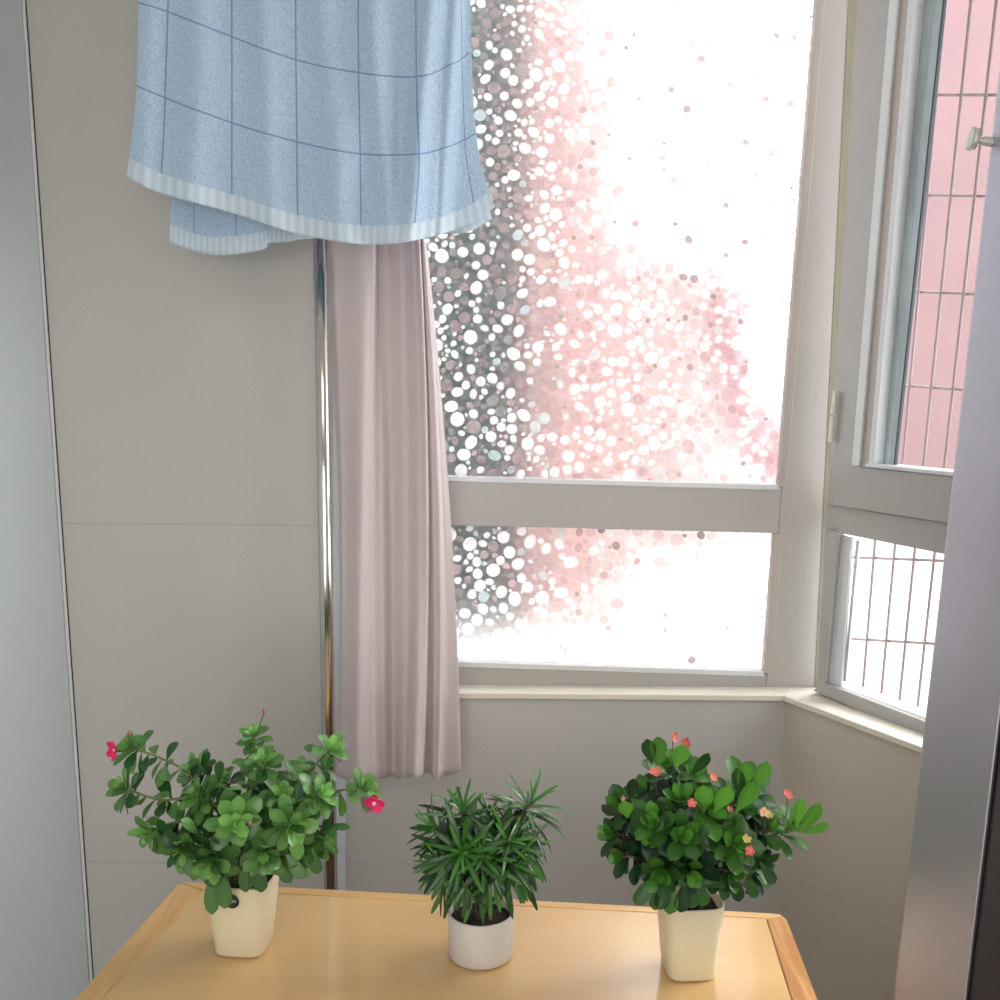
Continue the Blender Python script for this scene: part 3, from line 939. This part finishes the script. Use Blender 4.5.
class Plant:
    def __init__(s, yc, seed, mm):
        s.yc = yc; s.rnd = random.Random(seed)
        s.lb = bmesh.new(); s.cl = s.lb.loops.layers.float_color.new('Col')
        s.sb = bmesh.new(); s.mm = mm          # metres per pixel
    def P(s, px, py, dy=0): return Y(s.yc + dy).at(px, py)
    def rosette(s, c, ax, n, L, W, dark, bright, spread=1.25, kind='spoon', curl=.35, depth=.4, mix=.6, jit=.2):
        ax, u, v = frame_of(ax); r = s.rnd; ph = r.uniform(0, 6.28)
        for i in range(n):
            f = (i + .5) / n                 # 0 new (centre) .. 1 old (outer)
            th = ph + i * 2.39996 + r.uniform(-.2, .2)
            inc = .15 + spread * f ** .8 + r.uniform(-.12, .12)
            rad = u * math.cos(th) + v * math.sin(th)
            d = ax * math.cos(inc) + rad * math.sin(inc)
            nrm = ax * math.sin(inc) - rad * math.cos(inc)
            ll = L * (.5 + .5 * min(1, f * 1.6)) * r.uniform(.82, 1.15)
            ww = W * (.55 + .45 * min(1, f * 1.6)) * r.uniform(.85, 1.12)
            col = lerpc(bright, dark, min(1, f * 1.1 * mix + r.uniform(0, .3)), jit, r)
            leaf(s.lb, s.cl, c - ax * (depth * L * f), d, nrm, ll, ww, col, kind, curl * r.uniform(.3, 1.6))
    def stem(s, pts, r0, r1, n=14):
        q = [bez(pts, i / n) for i in range(n + 1)]
        tube(s.sb, q, [r0 + (r1 - r0) * i / n for i in range(n + 1)], 6)
        return q
    def along(s, q, t0, t1, n, L, W, dark, bright, kind='spoon', inc=1.15, droop=.25, curl=.4, mix=.8, jit=.25):
        r = s.rnd; ph = r.uniform(0, 6)
        for i in range(n):
            t = t0 + (t1 - t0) * (i + r.random() * .6) / n
            k = min(len(q) - 2, int(t * (len(q) - 1)))
            c = q[k].lerp(q[k + 1], t * (len(q) - 1) - k)
            ax, u, v = frame_of(q[k + 1] - q[k])
            th = ph + i * 2.39996 + r.uniform(-.3, .3)
            a_ = inc + r.uniform(-.25, .3)
            rad = u * math.cos(th) + v * math.sin(th)
            d = (ax * math.cos(a_) + rad * math.sin(a_) + Vector((0, 0, -droop * r.uniform(.2, 1.5)))).normalized()
            nrm = (Vector((0, -.35, 1)) + rad * .2 + ax * .3)
            nrm = nrm - d * nrm.dot(d)
            col = lerpc(bright, dark, mix * r.uniform(.5, 1.25), jit, r)
            leaf(s.lb, s.cl, c, d, nrm, L * r.uniform(.75, 1.15), W * r.uniform(.8, 1.15), col, kind, curl * r.uniform(.4, 1.5))
    def done(s, root, lm, sm):
        finish('stems', s.sb, sm, root, True)
        o = finish('foliage', s.lb, lm, root, False, recalc=False)
        return o


def flower(name, c, ax, R, n, m, cm, root, cup=.35, cr=.2):
    bm = bmesh.new(); ax, u, v = frame_of(ax)
    for k in range(n):
        th = 2 * math.pi * k / n
        rad = u * math.cos(th) + v * math.sin(th); tan = ax.cross(rad)
        ns = 5; rows = []
        for i in range(ns + 1):
            t = i / ns
            w = R * .5 * (math.sin(math.pi * min(1, t * .86 + .08)) ** .7)
            p = c + rad * (R * t) + ax * (cup * R * t * t) + tan * (R * .15 * math.sin(k * 2.3))
            rows.append((bm.verts.new(p - tan * w * .9 + ax * .06 * R), bm.verts.new(p), bm.verts.new(p + tan * w * .9 + ax * .06 * R)))
        for i in range(ns):
            for q in range(2):
                bm.faces.new((rows[i][q], rows[i + 1][q], rows[i + 1][q + 1], rows[i][q + 1])).smooth = True
    f = finish(name, bm, m, root, recalc=False)
    b2 = bmesh.new(); bmesh.ops.create_icosphere(b2, subdivisions=2, radius=R * cr, matrix=Matrix.Translation(c + ax * R * .12))
    finish('flower_center', b2, cm, f, True)
    return f


def pot_geom(px_c, py_bot, w_bot, w_top, py_rim, ratio=1.0):
    """base centre, bottom radius, top radius, height from image measures of the front of the pot"""
    front = PT.at(px_c, py_bot)
    mm = (front - CAM).dot(FW) / F
    rb = w_bot / 2 * mm; rt = w_top / 2 * mm
    fy = front.y + (rb - rt)
    top = Y(fy).at(px_c, py_rim)
    return Vector((front.x, front.y + rb, TZ)), rb, rt, top.z - TZ, mm


def make_pot(root, c, rb, rt, h, m, square, rot, name='pot', lip=.0025, power=4.5):
    bm = bmesh.new()
    prof = [(rb * .86, 0), (rb * .96, .0015), (rb, .005), (rb + (rt - rb) * .5, h * .5), (rt, h - .002), (rt - .0006, h), (rt - lip, h), (rt - lip - .0006, h - .002), (rt - lip * 1.6 - (rt - rb) * .15, h * .82)]
    lathe(bm, prof, c, 64, square, rot, power)
    finish(name, bm, m, root, True)
    bm = bmesh.new()
    seg = 40; rr = rt - lip - .001 - (rt - rb) * .15
    rings = []
    for k, fr_ in enumerate((0.02, .3, .55, .8, .985)):
        ring = []
        for i in range(seg):
            t = 2 * math.pi * i / seg
            q = rr * fr_
            if square:
                q = q / ((abs(math.cos(t)) ** power + abs(math.sin(t)) ** power) ** (1 / power))
            ring.append(bm.verts.new((c.x + q * math.cos(t + rot), c.y + q * math.sin(t + rot), c.z + h * .86 + .002 * noise.noise(Vector((k * 3.1, i * .9, 0))))))
        rings.append(ring)
    for a_, b_ in zip(rings, rings[1:]):
        for i in range(seg): bm.faces.new((a_[i], a_[(i + 1) % seg], b_[(i + 1) % seg], b_[i]))
    bm.faces.new(rings[0])
    finish('soil', bm, M['soil'], root, True)


G_D1, G_B1 = srgb(38, 82, 42), srgb(134, 190, 100)
climber()
# ---- plant 1 : spoon-leaved shrub with magenta flowers
c, rb, rt, h, mm = pot_geom(238.5, 959, 52, 66, 889)
pl1 = empty('potted_flowering_shrub', c, label='bushy plant with magenta flowers in tall cream pot, on the left end of the table', cat='potted plant')
make_pot(pl1, c, rb, rt, h, M['cream_pot'], 1.0, math.radians(-6), power=4.2)
P = Plant(c.y, 11, mm)
soil = Vector((c.x, c.y, c.z + h * .86))
def B(dx, dy=0): return soil + Vector((dx * mm, dy * mm, 0))
lf = 26 * mm; lw_ = 12.5 * mm
S1 = [  # stem control points (px,py,dy) then rosette size
    ([(222, 820, 0), (190, 775, -.005), (158, 757, -.01), (130, 748, -.015)], 12, 1.0, .35),
    ([(224, 830, 0), (192, 800, -.02), (160, 800, -.03), (124, 788, -.035)], 14, 1.0, .35),
    ([(222, 840, -.01), (195, 822, -.03), (165, 825, -.05), (150, 835, -.06)], 9, .9, .7),
    ([(232, 820, .01), (225, 790, .03), (212, 778, .04), (196, 768, .04)], 10, 1, .7),
    ([(240, 830, .01), (248, 790, .02), (254, 760, .02), (253, 735, .02)], 12, .8, .3),
    ([(240, 840, -.01), (246, 800, -.015), (262, 775, -.02), (262, 762, -.02)], 14, 1.0, .3),
    ([(250, 830, .0), (275, 800, 0), (305, 775, 0), (331, 748, 0)], 11, .95, .25),
    ([(252, 835, -.01), (285, 805, -.02), (330, 792, -.02), (364, 788, -.02)], 11, .95, .35),
    ([(250, 840, -.02), (270, 815, -.04), (300, 800, -.05), (320, 795, -.05)], 13, 1.05, .3),
    ([(250, 850, -.02), (270, 825, -.055), (285, 822, -.075), (292, 828, -.085)], 14, 1.25, .25),
    ([(235, 850, -.02), (232, 828, -.05), (234, 818, -.07), (237, 822, -.085)], 15, 1.25, .2),
    ([(255, 850, 0), (295, 825, -.01), (325, 828, -.02), (322, 842, -.03)], 11, .9, .5),
    ([(228, 850, -.02), (205, 835, -.05), (190, 840, -.07), (186, 850, -.075)], 13, 1.1, .7),
    ([(258, 855, -.02), (285, 845, -.04), (300, 850, -.05), (303, 862, -.05)], 12, 1.0, .7),
    ([(240, 855, -.03), (250, 845, -.07), (262, 850, -.085), (264, 858, -.09)], 13, 1.1, .8),
    ([(230, 858, -.03), (220, 850, -.07), (216, 855, -.085), (215, 862, -.09)], 12, 1.3, .9),
    ([(240, 830, .03), (238, 805, .06), (230, 790, .08), (225, 780, .085)], 12, 1, .9),
    ([(246, 830, .03), (275, 800, .05), (290, 785, .06), (300, 775, .06)], 12, 1, .9),
    ([(240, 840, .0), (220, 810, -.02), (205, 800, -.03), (198, 795, -.03)], 12, 1, .7),
    ([(244, 840, .0), (265, 810, -.03), (277, 800, -.04), (282, 796, -.045)], 12, 1, .7),
]
for i, (pts, n, sc, mixv) in enumerate(S1):
    cp = [B(P.rnd.uniform(-9, 9), P.rnd.uniform(-9, 9))] + [P.P(*q) for q in pts]
    q = P.stem(cp, .0026, .0014)
    P.along(q, .30, .96, 21, lf * .92, lw_ * .95, G_D1, G_B1, mix=.85, droop=.55)
    ax = (q[-1] - q[-3]).normalized() * .7 + Vector((0, -.45, .35))
    P.rosette(q[-1], ax, n + 3, lf * .95 * sc, lw_ * sc, G_D1, G_B1, spread=1.35, mix=.45 + mixv * .55)
# big hanging leaves in front of the rim
for (x, y, dx, dy_, L_, W_) in ((212, 868, .0, -1, 46, 15), (223, 866, .05, -1, 42, 16), (243, 862, .1, -1, 30, 12), (258, 858, .1, -1, 34, 15), (250, 858, 0, -1, 30, 11), (203, 850, -.35, -1, 32, 13),
                             (275, 852, .5, -1, 34, 14), (192, 842, -.4, -1, 34, 14), (284, 850, .7, -1, 34, 13), (160, 822, -.1, -1, 26, 11), (313, 848, .2, -1, 26, 12), (176, 838, 0, -1, 28, 12), (165, 765, 0, -1, 16, 12), (182, 770, .1, -1, 14, 12), (198, 785, 0, -1, 26, 12)):
    b0 = P.P(x, y, -.065 if y > 840 else -.03)
    leaf(P.lb, P.cl, b0, Vector((dx, -.12, dy_)), Vector((dx * .3, -1, .1)), L_ * mm, W_ * mm, lerpc(G_B1, G_D1, P.rnd.uniform(.55, .95), .15, P.rnd), 'spoon', .1)
fl = [(115, 750, -.02, (-.7, -.7, .1)), (374, 803, -.03, (.1, -1, -.05))]
q = P.stem([P.P(128, 750, -.015), P.P(124, 752, -.018), P.P(118, 751, -.016)], .0012, .001, 6)
q = P.stem([P.P(362, 790, -.02), P.P(368, 782, -.02), P.P(375, 786, -.02), P.P(375, 799, -.024)], .0012, .001, 8)
P.stem([P.P(256, 735, .02), P.P(260, 724, .02), P.P(264, 713, .02)], .001, .0012, 5)
P.stem([P.P(128, 752, -.01), P.P(129, 742, -.01), P.P(129, 735, -.01)], .001, .0014, 5)
P.stem([P.P(126, 790, -.03), P.P(128, 780, -.03), P.P(129, 772, -.03)], .001, .0014, 5)
P.done(pl1, M['leaf'], M['stem_green'])
o = flower('flower', P.P(*fl[0][:3]), Vector(fl[0][3]), 10.5 * mm, 5, M['magenta'], M['pale_center'], pl1, .4, .12)
o = flower('flower', P.P(*fl[1][:3]), Vector(fl[1][3]), 10.5 * mm, 5, M['magenta'], M['pale_center'], pl1, .3, .2)
for (x, y, dy_) in ((250 + 0, 823, -.105), (129, 733, -.01), (264, 711, .02)):
    bm = bmesh.new(); bmesh.ops.create_icosphere(bm, subdivisions=2, radius=2.1 * mm, matrix=Matrix.Translation(P.P(x, y, dy_)) @ Matrix.Diagonal((.8, .8, 1.5, 1)))
    finish('flower_bud', bm, M['bud'], pl1, True)
# round dark sticker on the pot, with pale lettering
rot = math.radians(-6)
fn = Vector((math.sin(rot), -math.cos(rot), 0))       # front face normal
slope = (rt - rb) / h
fn3 = Vector((fn.x, fn.y, -slope)).normalized()
tg = Vector((math.cos(rot), math.sin(rot), 0)); upv = tg.cross(fn3)
if upv.z < 0: upv = -upv
frac = .80
fc = Vector((c.x, c.y, c.z + h * frac)) + fn * ((rb + (rt - rb) * frac) + .0006)
# slide along the face so that it sits left of centre as in the photo
pf = Plane(fc, fn3); sc_ = pf.at(232, 901)
bm = bmesh.new()
vs = [bm.verts.new(sc_ + (tg * math.cos(t) + upv * math.sin(t)) * 7.6 * mm + fn3 * .0014) for t in [2 * math.pi * k / 32 for k in range(32)]]
bm.faces.new(vs)
stk = finish('sticker', bm, M['sticker'], pl1)
bm = bmesh.new()      # four blurred pale strokes of lettering
for (gx0, strokes) in ((-4.2, ((0, -1.4, .5, 1.4), (0, .9, 1.7, 1.4), (1.2, -1.4, 1.7, 1.4), (0, -1.4, 1.7, -.9))), (-1.9, ((.6, -1.6, 1.0, 1.6), (0, .5, 1.7, .9), (0, -.9, 1.7, -.5))),
                       (.4, ((0, 1, 1.7, 1.4), (0, -.2, 1.7, .2), (0, -1.4, 1.7, -1), (.6, -1.4, 1.0, 1.4))), (2.7, ((0, -1.4, .4, 1.4), (1.3, -1.4, 1.7, 1.4), (0, -.2, 1.7, .2)))):
    for (a0, b0, a1, b1) in strokes:
        bm.faces.new([bm.verts.new(sc_ + tg * ((gx0 + u_) * mm) + upv * (v_ * 1.1 * mm + .6 * mm) + fn3 * .002) for u_, v_ in ((a0, b0), (a1, b0), (a1, b1), (a0, b1))])
finish('lettering', bm, M['sticker_text'], stk)

# ---- plant 2 : narrow-leaved plant in white round pot
c, rb, rt, h, mm = pot_geom(480, 972, 66, 68, 927)
pl2 = empty('potted_podocarpus', c, label='narrow-leaved dark green plant in low round white pot, in the middle of the table', cat='potted plant')
make_pot(pl2, c, rb, rt, h, M['white_pot'], 0, 0, lip=.003)
P = Plant(c.y, 5, mm)
soil = Vector((c.x, c.y, c.z + h * .86))
G_D2, G_B2 = srgb(18, 52, 24), srgb(84, 148, 66)
S2 = [([(474, 870, 0), (464, 838, -.0), (462, 811, 0)], 26, 1.0, (-.1, -.35, 1)), ([(490, 860, 0), (508, 828, 0), (531, 803, 0)], 24, 1.0, (.45, -.3, .8)),
      ([(476, 875, -.02), (466, 862, -.04), (462, 852, -.055)], 34, 1.05, (-.1, -1, .35)), ([(486, 870, -.01), (500, 850, -.02), (508, 842, -.03)], 30, 1.0, (.4, -.7, .5)),
      ([(470, 870, 0), (448, 848, 0), (434, 828, 0)], 26, .95, (-.8, -.3, .5)), ([(490, 875, 0), (515, 855, 0), (528, 845, 0)], 26, .95, (.9, -.3, .3)),
      ([(480, 870, .02), (484, 835, .04), (488, 815, .05)], 24, 1, (0, .1, 1)), ([(470, 880, -.01), (450, 870, -.02), (440, 862, -.03)], 26, 1, (-.8, -.5, .15)),
      ([(492, 880, -.01), (506, 868, -.03), (514, 864, -.035)], 26, 1, (.6, -.7, .1)), ([(482, 880, -.01), (482, 866, -.04), (484, 858, -.05)], 28, 1, (0, -.9, .5)),
      ([(480, 870, .02), (500, 840, .03), (512, 826, .03)], 20, .95, (.3, -.1, .9)), ([(474, 880, .02), (450, 850, .04), (444, 835, .04)], 20, .9, (-.5, .1, .8))]
for pts, n, sc, ax in S2:
    cp = [soil + Vector((P.rnd.uniform(-7, 7) * mm, P.rnd.uniform(-7, 7) * mm, -.002))] + [P.P(*q) for q in pts]
    q = P.stem(cp, .0024, .0015)
    P.rosette(q[-1], Vector(ax), n, 52 * mm * sc, 5.6 * mm, G_D2, G_B2, spread=1.75, kind='lance', curl=.45, depth=.35, mix=.95, jit=.35)
    P.along(q, .5, .95, 9, 38 * mm, 5.2 * mm, G_D2, G_B2, kind='lance', droop=.45, mix=1.0)
for k in range(36):       # leaves hanging over the rim
    x = 445 + k * 2.4 + P.rnd.uniform(-3, 3); y = 876 + P.rnd.uniform(-8, 14) + abs(x - 480) * -.25
    s_ = (x - 485) / 55
    leaf(P.lb, P.cl, P.P(x, y, -.035), Vector((s_ * .8 + P.rnd.uniform(-.2, .2), -.25, -1)), Vector((s_ * .3, -1, .15)), P.rnd.uniform(28, 42) * mm, 5.6 * mm, lerpc(G_B2, G_D2, P.rnd.uniform(.3, 1), .2, P.rnd), 'lance', .25)
P.done(pl2, M['leaf_gloss'], M['stem_brown'])

# ---- plant 3 : broad-leaved plant with coral flowers
c, rb, rt, h, mm = pot_geom(692, 983, 50, 63, 911)
pl3 = empty('potted_crown_of_thorns', c, label='broad-leaved plant with small coral flowers in cream pot, on the right end of the table', cat='potted plant')
make_pot(pl3, c, rb, rt, h, M['cream_pot'], 1.0, math.radians(5), power=4.2)
P = Plant(c.y, 23, mm)
soil = Vector((c.x, c.y, c.z + h * .86))
G_D3, G_B3 = srgb(24, 56, 34), srgb(90, 154, 52)
S3 = [([(690, 860, 0), (678, 800, 0), (668, 768, 0)], 16, 1.0, (-.05, -.35, 1), .35), ([(694, 850, 0), (690, 800, -.01), (692, 775, -.01)], 12, .9, (.3, -.5, .8), .5),
      ([(696, 850, -.01), (706, 825, -.03), (708, 808, -.045)], 14, 1.1, (.1, -.8, .8), .15), ([(700, 850, 0), (725, 810, 0), (744, 785, 0)], 16, 1.15, (.15, -.4, .9), .2),
      ([(702, 860, 0), (740, 840, 0), (768, 828, -.01)], 10, .9, (.7, -.4, .6), .6), ([(704, 860, 0), (745, 848, 0), (792, 826, 0)], 12, 1.1, (.55, -.35, .8), .15),
      ([(684, 860, 0), (650, 830, -.01), (622, 806, -.01)], 13, 1.0, (-.55, -.5, .6), .65), ([(684, 865, 0), (650, 845, 0), (614, 833, -.01)], 13, .95, (-.9, -.4, .2), .95),
      ([(684, 870, -.01), (650, 860, -.02), (622, 856, -.02)], 13, .95, (-.9, -.5, 0), .95), ([(688, 865, -.02), (665, 835, -.045), (655, 822, -.055)], 14, 1.1, (-.4, -.9, .5), .55),
      ([(690, 870, -.02), (672, 870, -.06), (662, 872, -.07)], 14, 1.0, (-.3, -1, .1), .9), ([(692, 860, -.02), (688, 840, -.06), (684, 835, -.075)], 14, 1.0, (0, -1, .5), .8),
      ([(698, 865, -.02), (722, 850, -.05), (735, 845, -.065)], 14, 1.05, (.3, -.9, .6), .35), ([(698, 870, -.02), (735, 868, -.03), (760, 868, -.03)], 13, 1.0, (.8, -.6, 0), .75),
      ([(696, 870, -.02), (715, 868, -.05), (730, 872, -.06)], 12, .95, (.4, -1, 0), .75), ([(692, 870, -.02), (690, 868, -.06), (692, 872, -.075)], 12, .95, (0, -1, -.1), .85),
      ([(690, 850, .03), (670, 810, .05), (655, 790, .05)], 14, 1, (-.3, .1, 1), .9), ([(696, 850, .03), (710, 815, .05), (722, 800, .06)], 14, 1, (.1, .1, 1), .8),
      ([(686, 855, 0), (660, 810, 0), (645, 795, 0)], 13, .95, (-.4, -.4, .8), .8), ([(700, 850, 0), (715, 835, -.02), (722, 825, -.03)], 13, 1, (.3, -.7, .7), .7),
      ([(702, 858, .02), (735, 820, .03), (760, 805, .03)], 12, 1, (.4, -.1, .9), .5), ([(690, 850, -.01), (684, 815, -.03), (680, 800, -.04)], 14, .95, (-.1, -.6, .8), .8)]
lf = 31 * mm; lw_ = 17 * mm
for pts, n, sc, ax, mixv in S3:
    cp = [soil + Vector((P.rnd.uniform(-8, 8) * mm, P.rnd.uniform(-8, 8) * mm, -.002))] + [P.P(*q) for q in pts]
    q = P.stem(cp, .0032, .002)
    P.rosette(q[-1], Vector(ax), n + 1, lf * sc, lw_ * sc, G_D3, G_B3, spread=1.3, curl=.2, depth=.55, mix=.45 + mixv * .8, jit=.3)
    P.along(q, .45, .93, 10, lf * .9, lw_ * .85, G_D3, G_B3, mix=1.05, droop=.3)
for (x, y, dx, dz, L_, W_, g_) in ((658, 766, -.05, 1, 32, 17, .5), (652, 764, -.25, 1, 28, 14, .8), (676, 768, .2, 1, 26, 18, .15), (690, 776, .7, 1, 30, 13, .8), (704, 812, -.1, 1, 30, 19, .2), (714, 812, .45, 1, 32, 19, .0), (740, 795, .1, 1, 36, 15, .1),
                                   (752, 792, .35, 1, 36, 17, .05), (742, 800, -.25, 1, 36, 13, .8), (736, 812, .5, 1, 38, 20, .15), (796, 828, .05, 1, 34, 12, .05), (800, 832, .5, 1, 36, 17, .1), (806, 834, .9, .6, 24, 12, .0), (738, 866, .0, 1, 32, 12, .0),
                                   (628, 818, -.25, 1, 20, 15, .15), (645, 842, -.3, 1, 38, 17, .75), (652, 848, -.45, .8, 16, 12, .1), (630, 800, .1, 1, 24, 12, .95), (622, 815, -.9, .5, 24, 12, .9)):
    leaf(P.lb, P.cl, P.P(x, y, -.055), Vector((dx, -.3, dz)), Vector((dx * .3, -1, -.2)), L_ * mm, W_ * mm, lerpc(G_B3, G_D3, min(1, g_ + .1), .18, P.rnd), 'spoon', .15)
for (x, y, dx, L_, W_) in ((650, 884, -.5, 30, 14), (660, 890, -.2, 26, 14), (674, 890, -.15, 30, 14), (690, 886, .1, 28, 15), (700, 888, .2, 24, 13), (668, 882, -.25, 34, 15), (683, 888, -.05, 30, 15), (655, 880, -.6, 30, 14), (732, 880, .3, 28, 13), (700, 872, 0, 26, 14), (745, 880, .5, 26, 12), (760, 868, .7, 26, 12), (712, 872, .1, 24, 13)):
    leaf(P.lb, P.cl, P.P(x, y - 6, -.07), Vector((dx, -.12, -1)), Vector((dx * .3, -1, .1)), L_ * mm, W_ * mm, lerpc(G_B3, G_D3, P.rnd.uniform(.6, 1), .15, P.rnd), 'spoon', .1)
FLW = [(673, 737, -.01, 'coral', 5.5), (687, 744, -.01, 'coral', 6), (656, 773, -.05, 'coral', 6), (622, 798, -.03, 'coral_pale', 3.5), (712, 777, -.03, 'coral', 5), (729, 810, -.05, 'coral', 3.5),
       (764, 812, -.05, 'coral_pale', 5), (770, 815, -.045, 'coral_yellow', 4), (787, 795, -.01, 'coral', 5.5), (746, 839, -.1, 'coral_yellow', 4.5), (751, 851, -.105, 'coral', 5), (692, 803, -.07, 'coral', 4.5)]
for (x, y, dy_, k, r_) in FLW:
    q0 = P.P(x + (3 if x < 700 else -3), y + 30, dy_ + .03)
    P.stem([q0, P.P(x, y + 14, dy_ + .008), P.P(x, y, dy_)], .0007, .0006, 6)
P.done(pl3, M['leaf'], M['stem_brown'])
for i, (x, y, dy_, k, r_) in enumerate(FLW):
    flower('flower', P.P(x, y, dy_), Vector((P.rnd.uniform(-.9, .9), -.8, P.rnd.uniform(.1, 1.2))), r_ * mm, 5, M[k], M['coral_yellow'], pl3, .55, .22)

# ------------------------------------------------------------------ metal door at the right edge
e1t = Y(1.33).at(1005, 20); e1b = Y(1.33).at(893, 1000)
kd2 = (e1t - e1b) / (e1t.z - e1b.z)
A_ = lambda z: e1b + kd2 * (z - e1b.z)
fb = Y(1.20).at(965, 1000); ft = Y(1.20).at(1000, 709)
kf = (ft - fb) / (ft.z - fb.z)
B_ = lambda z: fb + kf * (z - fb.z)
dr = empty('metal_door', A_(0.0) + Vector((.05, 0, 0)), label='grey satin metal door standing open at the right edge of the view', cat='door')
ZT = 2.3
bm = bmesh.new()
a0, a1, b0, b1 = A_(0.01), A_(ZT), B_(.01), B_(ZT)
back = Vector((.03, .06, 0))
prism(bm, [a0, b0, b1, a1], [a0 + back, b0 + back + Vector((.02, 0, 0)), b1 + back + Vector((.02, 0, 0)), a1 + back])
bevel(finish('door_panel', bm, M['door_metal'], dr), .004, 3)
bm = bmesh.new()
o0 = Vector((.004, -.001, 0)); o1 = Vector((.30, -.12, 0))
prism(bm, [b0 + o0, b0 + o1, b1 + o1, b1 + o0], [b0 + o0 + Vector((.03, .05, 0)), b0 + o1 + Vector((.0, .08, 0)), b1 + o1 + Vector((0, .08, 0)), b1 + o0 + Vector((.03, .05, 0))])
bevel(finish('door_side', bm, M['door_dark'], dr), .003)
kn = Y(1.33).at(990, 142); kt = Y(1.33).at(973, 139)
axk = (kt - kn).normalized()
bm = bmesh.new()
tube(bm, [kn - axk * .01, kn + axk * .004, kn + axk * .012, kt - axk * .002], [.006, .0058, .0042, .004], 16)
kb = finish('knob', bm, M['knob'], dr, True)
bm = bmesh.new()
tube(bm, [kt - axk * .004, kt - axk * .003, kt + axk * .003, kt + axk * .0042], [.010, .0135, .0135, .011], 28)
finish('knob_disc', bm, M['knob'], kb, True)

# ------------------------------------------------------------------ light
w = bpy.data.worlds.new('sky'); scene.world = w; w.use_nodes = True
nt = w.node_tree; N, L = nt.nodes, nt.links
bg = N['Background']
tc = N.new('ShaderNodeTexCoord'); sx = N.new('ShaderNodeSeparateXYZ'); L.new(tc.outputs['Generated'], sx.inputs[0])
cr = N.new('ShaderNodeValToRGB')
cr.color_ramp.elements[0].position = 0.0; cr.color_ramp.elements[0].color = (.75, .75, .76, 1)
cr.color_ramp.elements[1].position = .6; cr.color_ramp.elements[1].color = (.93, .97, 1, 1)
L.new(sx.outputs[2], cr.inputs[0]); L.new(cr.outputs[0], bg.inputs[0])
bg.inputs[1].default_value = 6.0


def area(name, loc, target, sx_, sy_, power, col):
    d = bpy.data.lights.new(name, 'AREA'); d.shape = 'RECTANGLE'; d.size = sx_; d.size_y = sy_; d.energy = power; d.color = col
    o = bpy.data.objects.new(name, d); COL.objects.link(o); o.location = loc
    o.rotation_euler = (Vector(target) - Vector(loc)).to_track_quat('-Z', 'Y').to_euler()
    return o


area('ceiling_fill', (-.1, -.3, CEIL - .03), (-.1, -.29, 0), 1.2, 1.2, 9, (1, .95, .88))  # overhead fill added to brighten the interior, not a known fitting
area('rear_fill', (-.2, -1.9, 1.25), (0, 2, .9), 2.2, 1.9, 47, (1, .97, .94))  # unseen fill behind the camera, added to lift the room; no window there

sd = bpy.data.lights.new('sun', 'SUN'); sd.energy = 4.5; sd.angle = math.radians(35); sd.color = (1, .98, .95)
so = bpy.data.objects.new('sun', sd); COL.objects.link(so); so.location = (3, 3, 4)
so.rotation_euler = Vector((-.75, -.30, -.72)).to_track_quat('-Z', 'Y').to_euler()

scene.view_settings.view_transform = 'Standard'
scene.view_settings.look = 'None'
scene.view_settings.exposure = 0.0
scene.view_settings.gamma = 1.0
try:
    scene.cycles.use_denoising = True
    scene.cycles.max_bounces = 10
    scene.cycles.transparent_max_bounces = 24
    scene.cycles.sample_clamp_indirect = 6
except Exception:
    pass
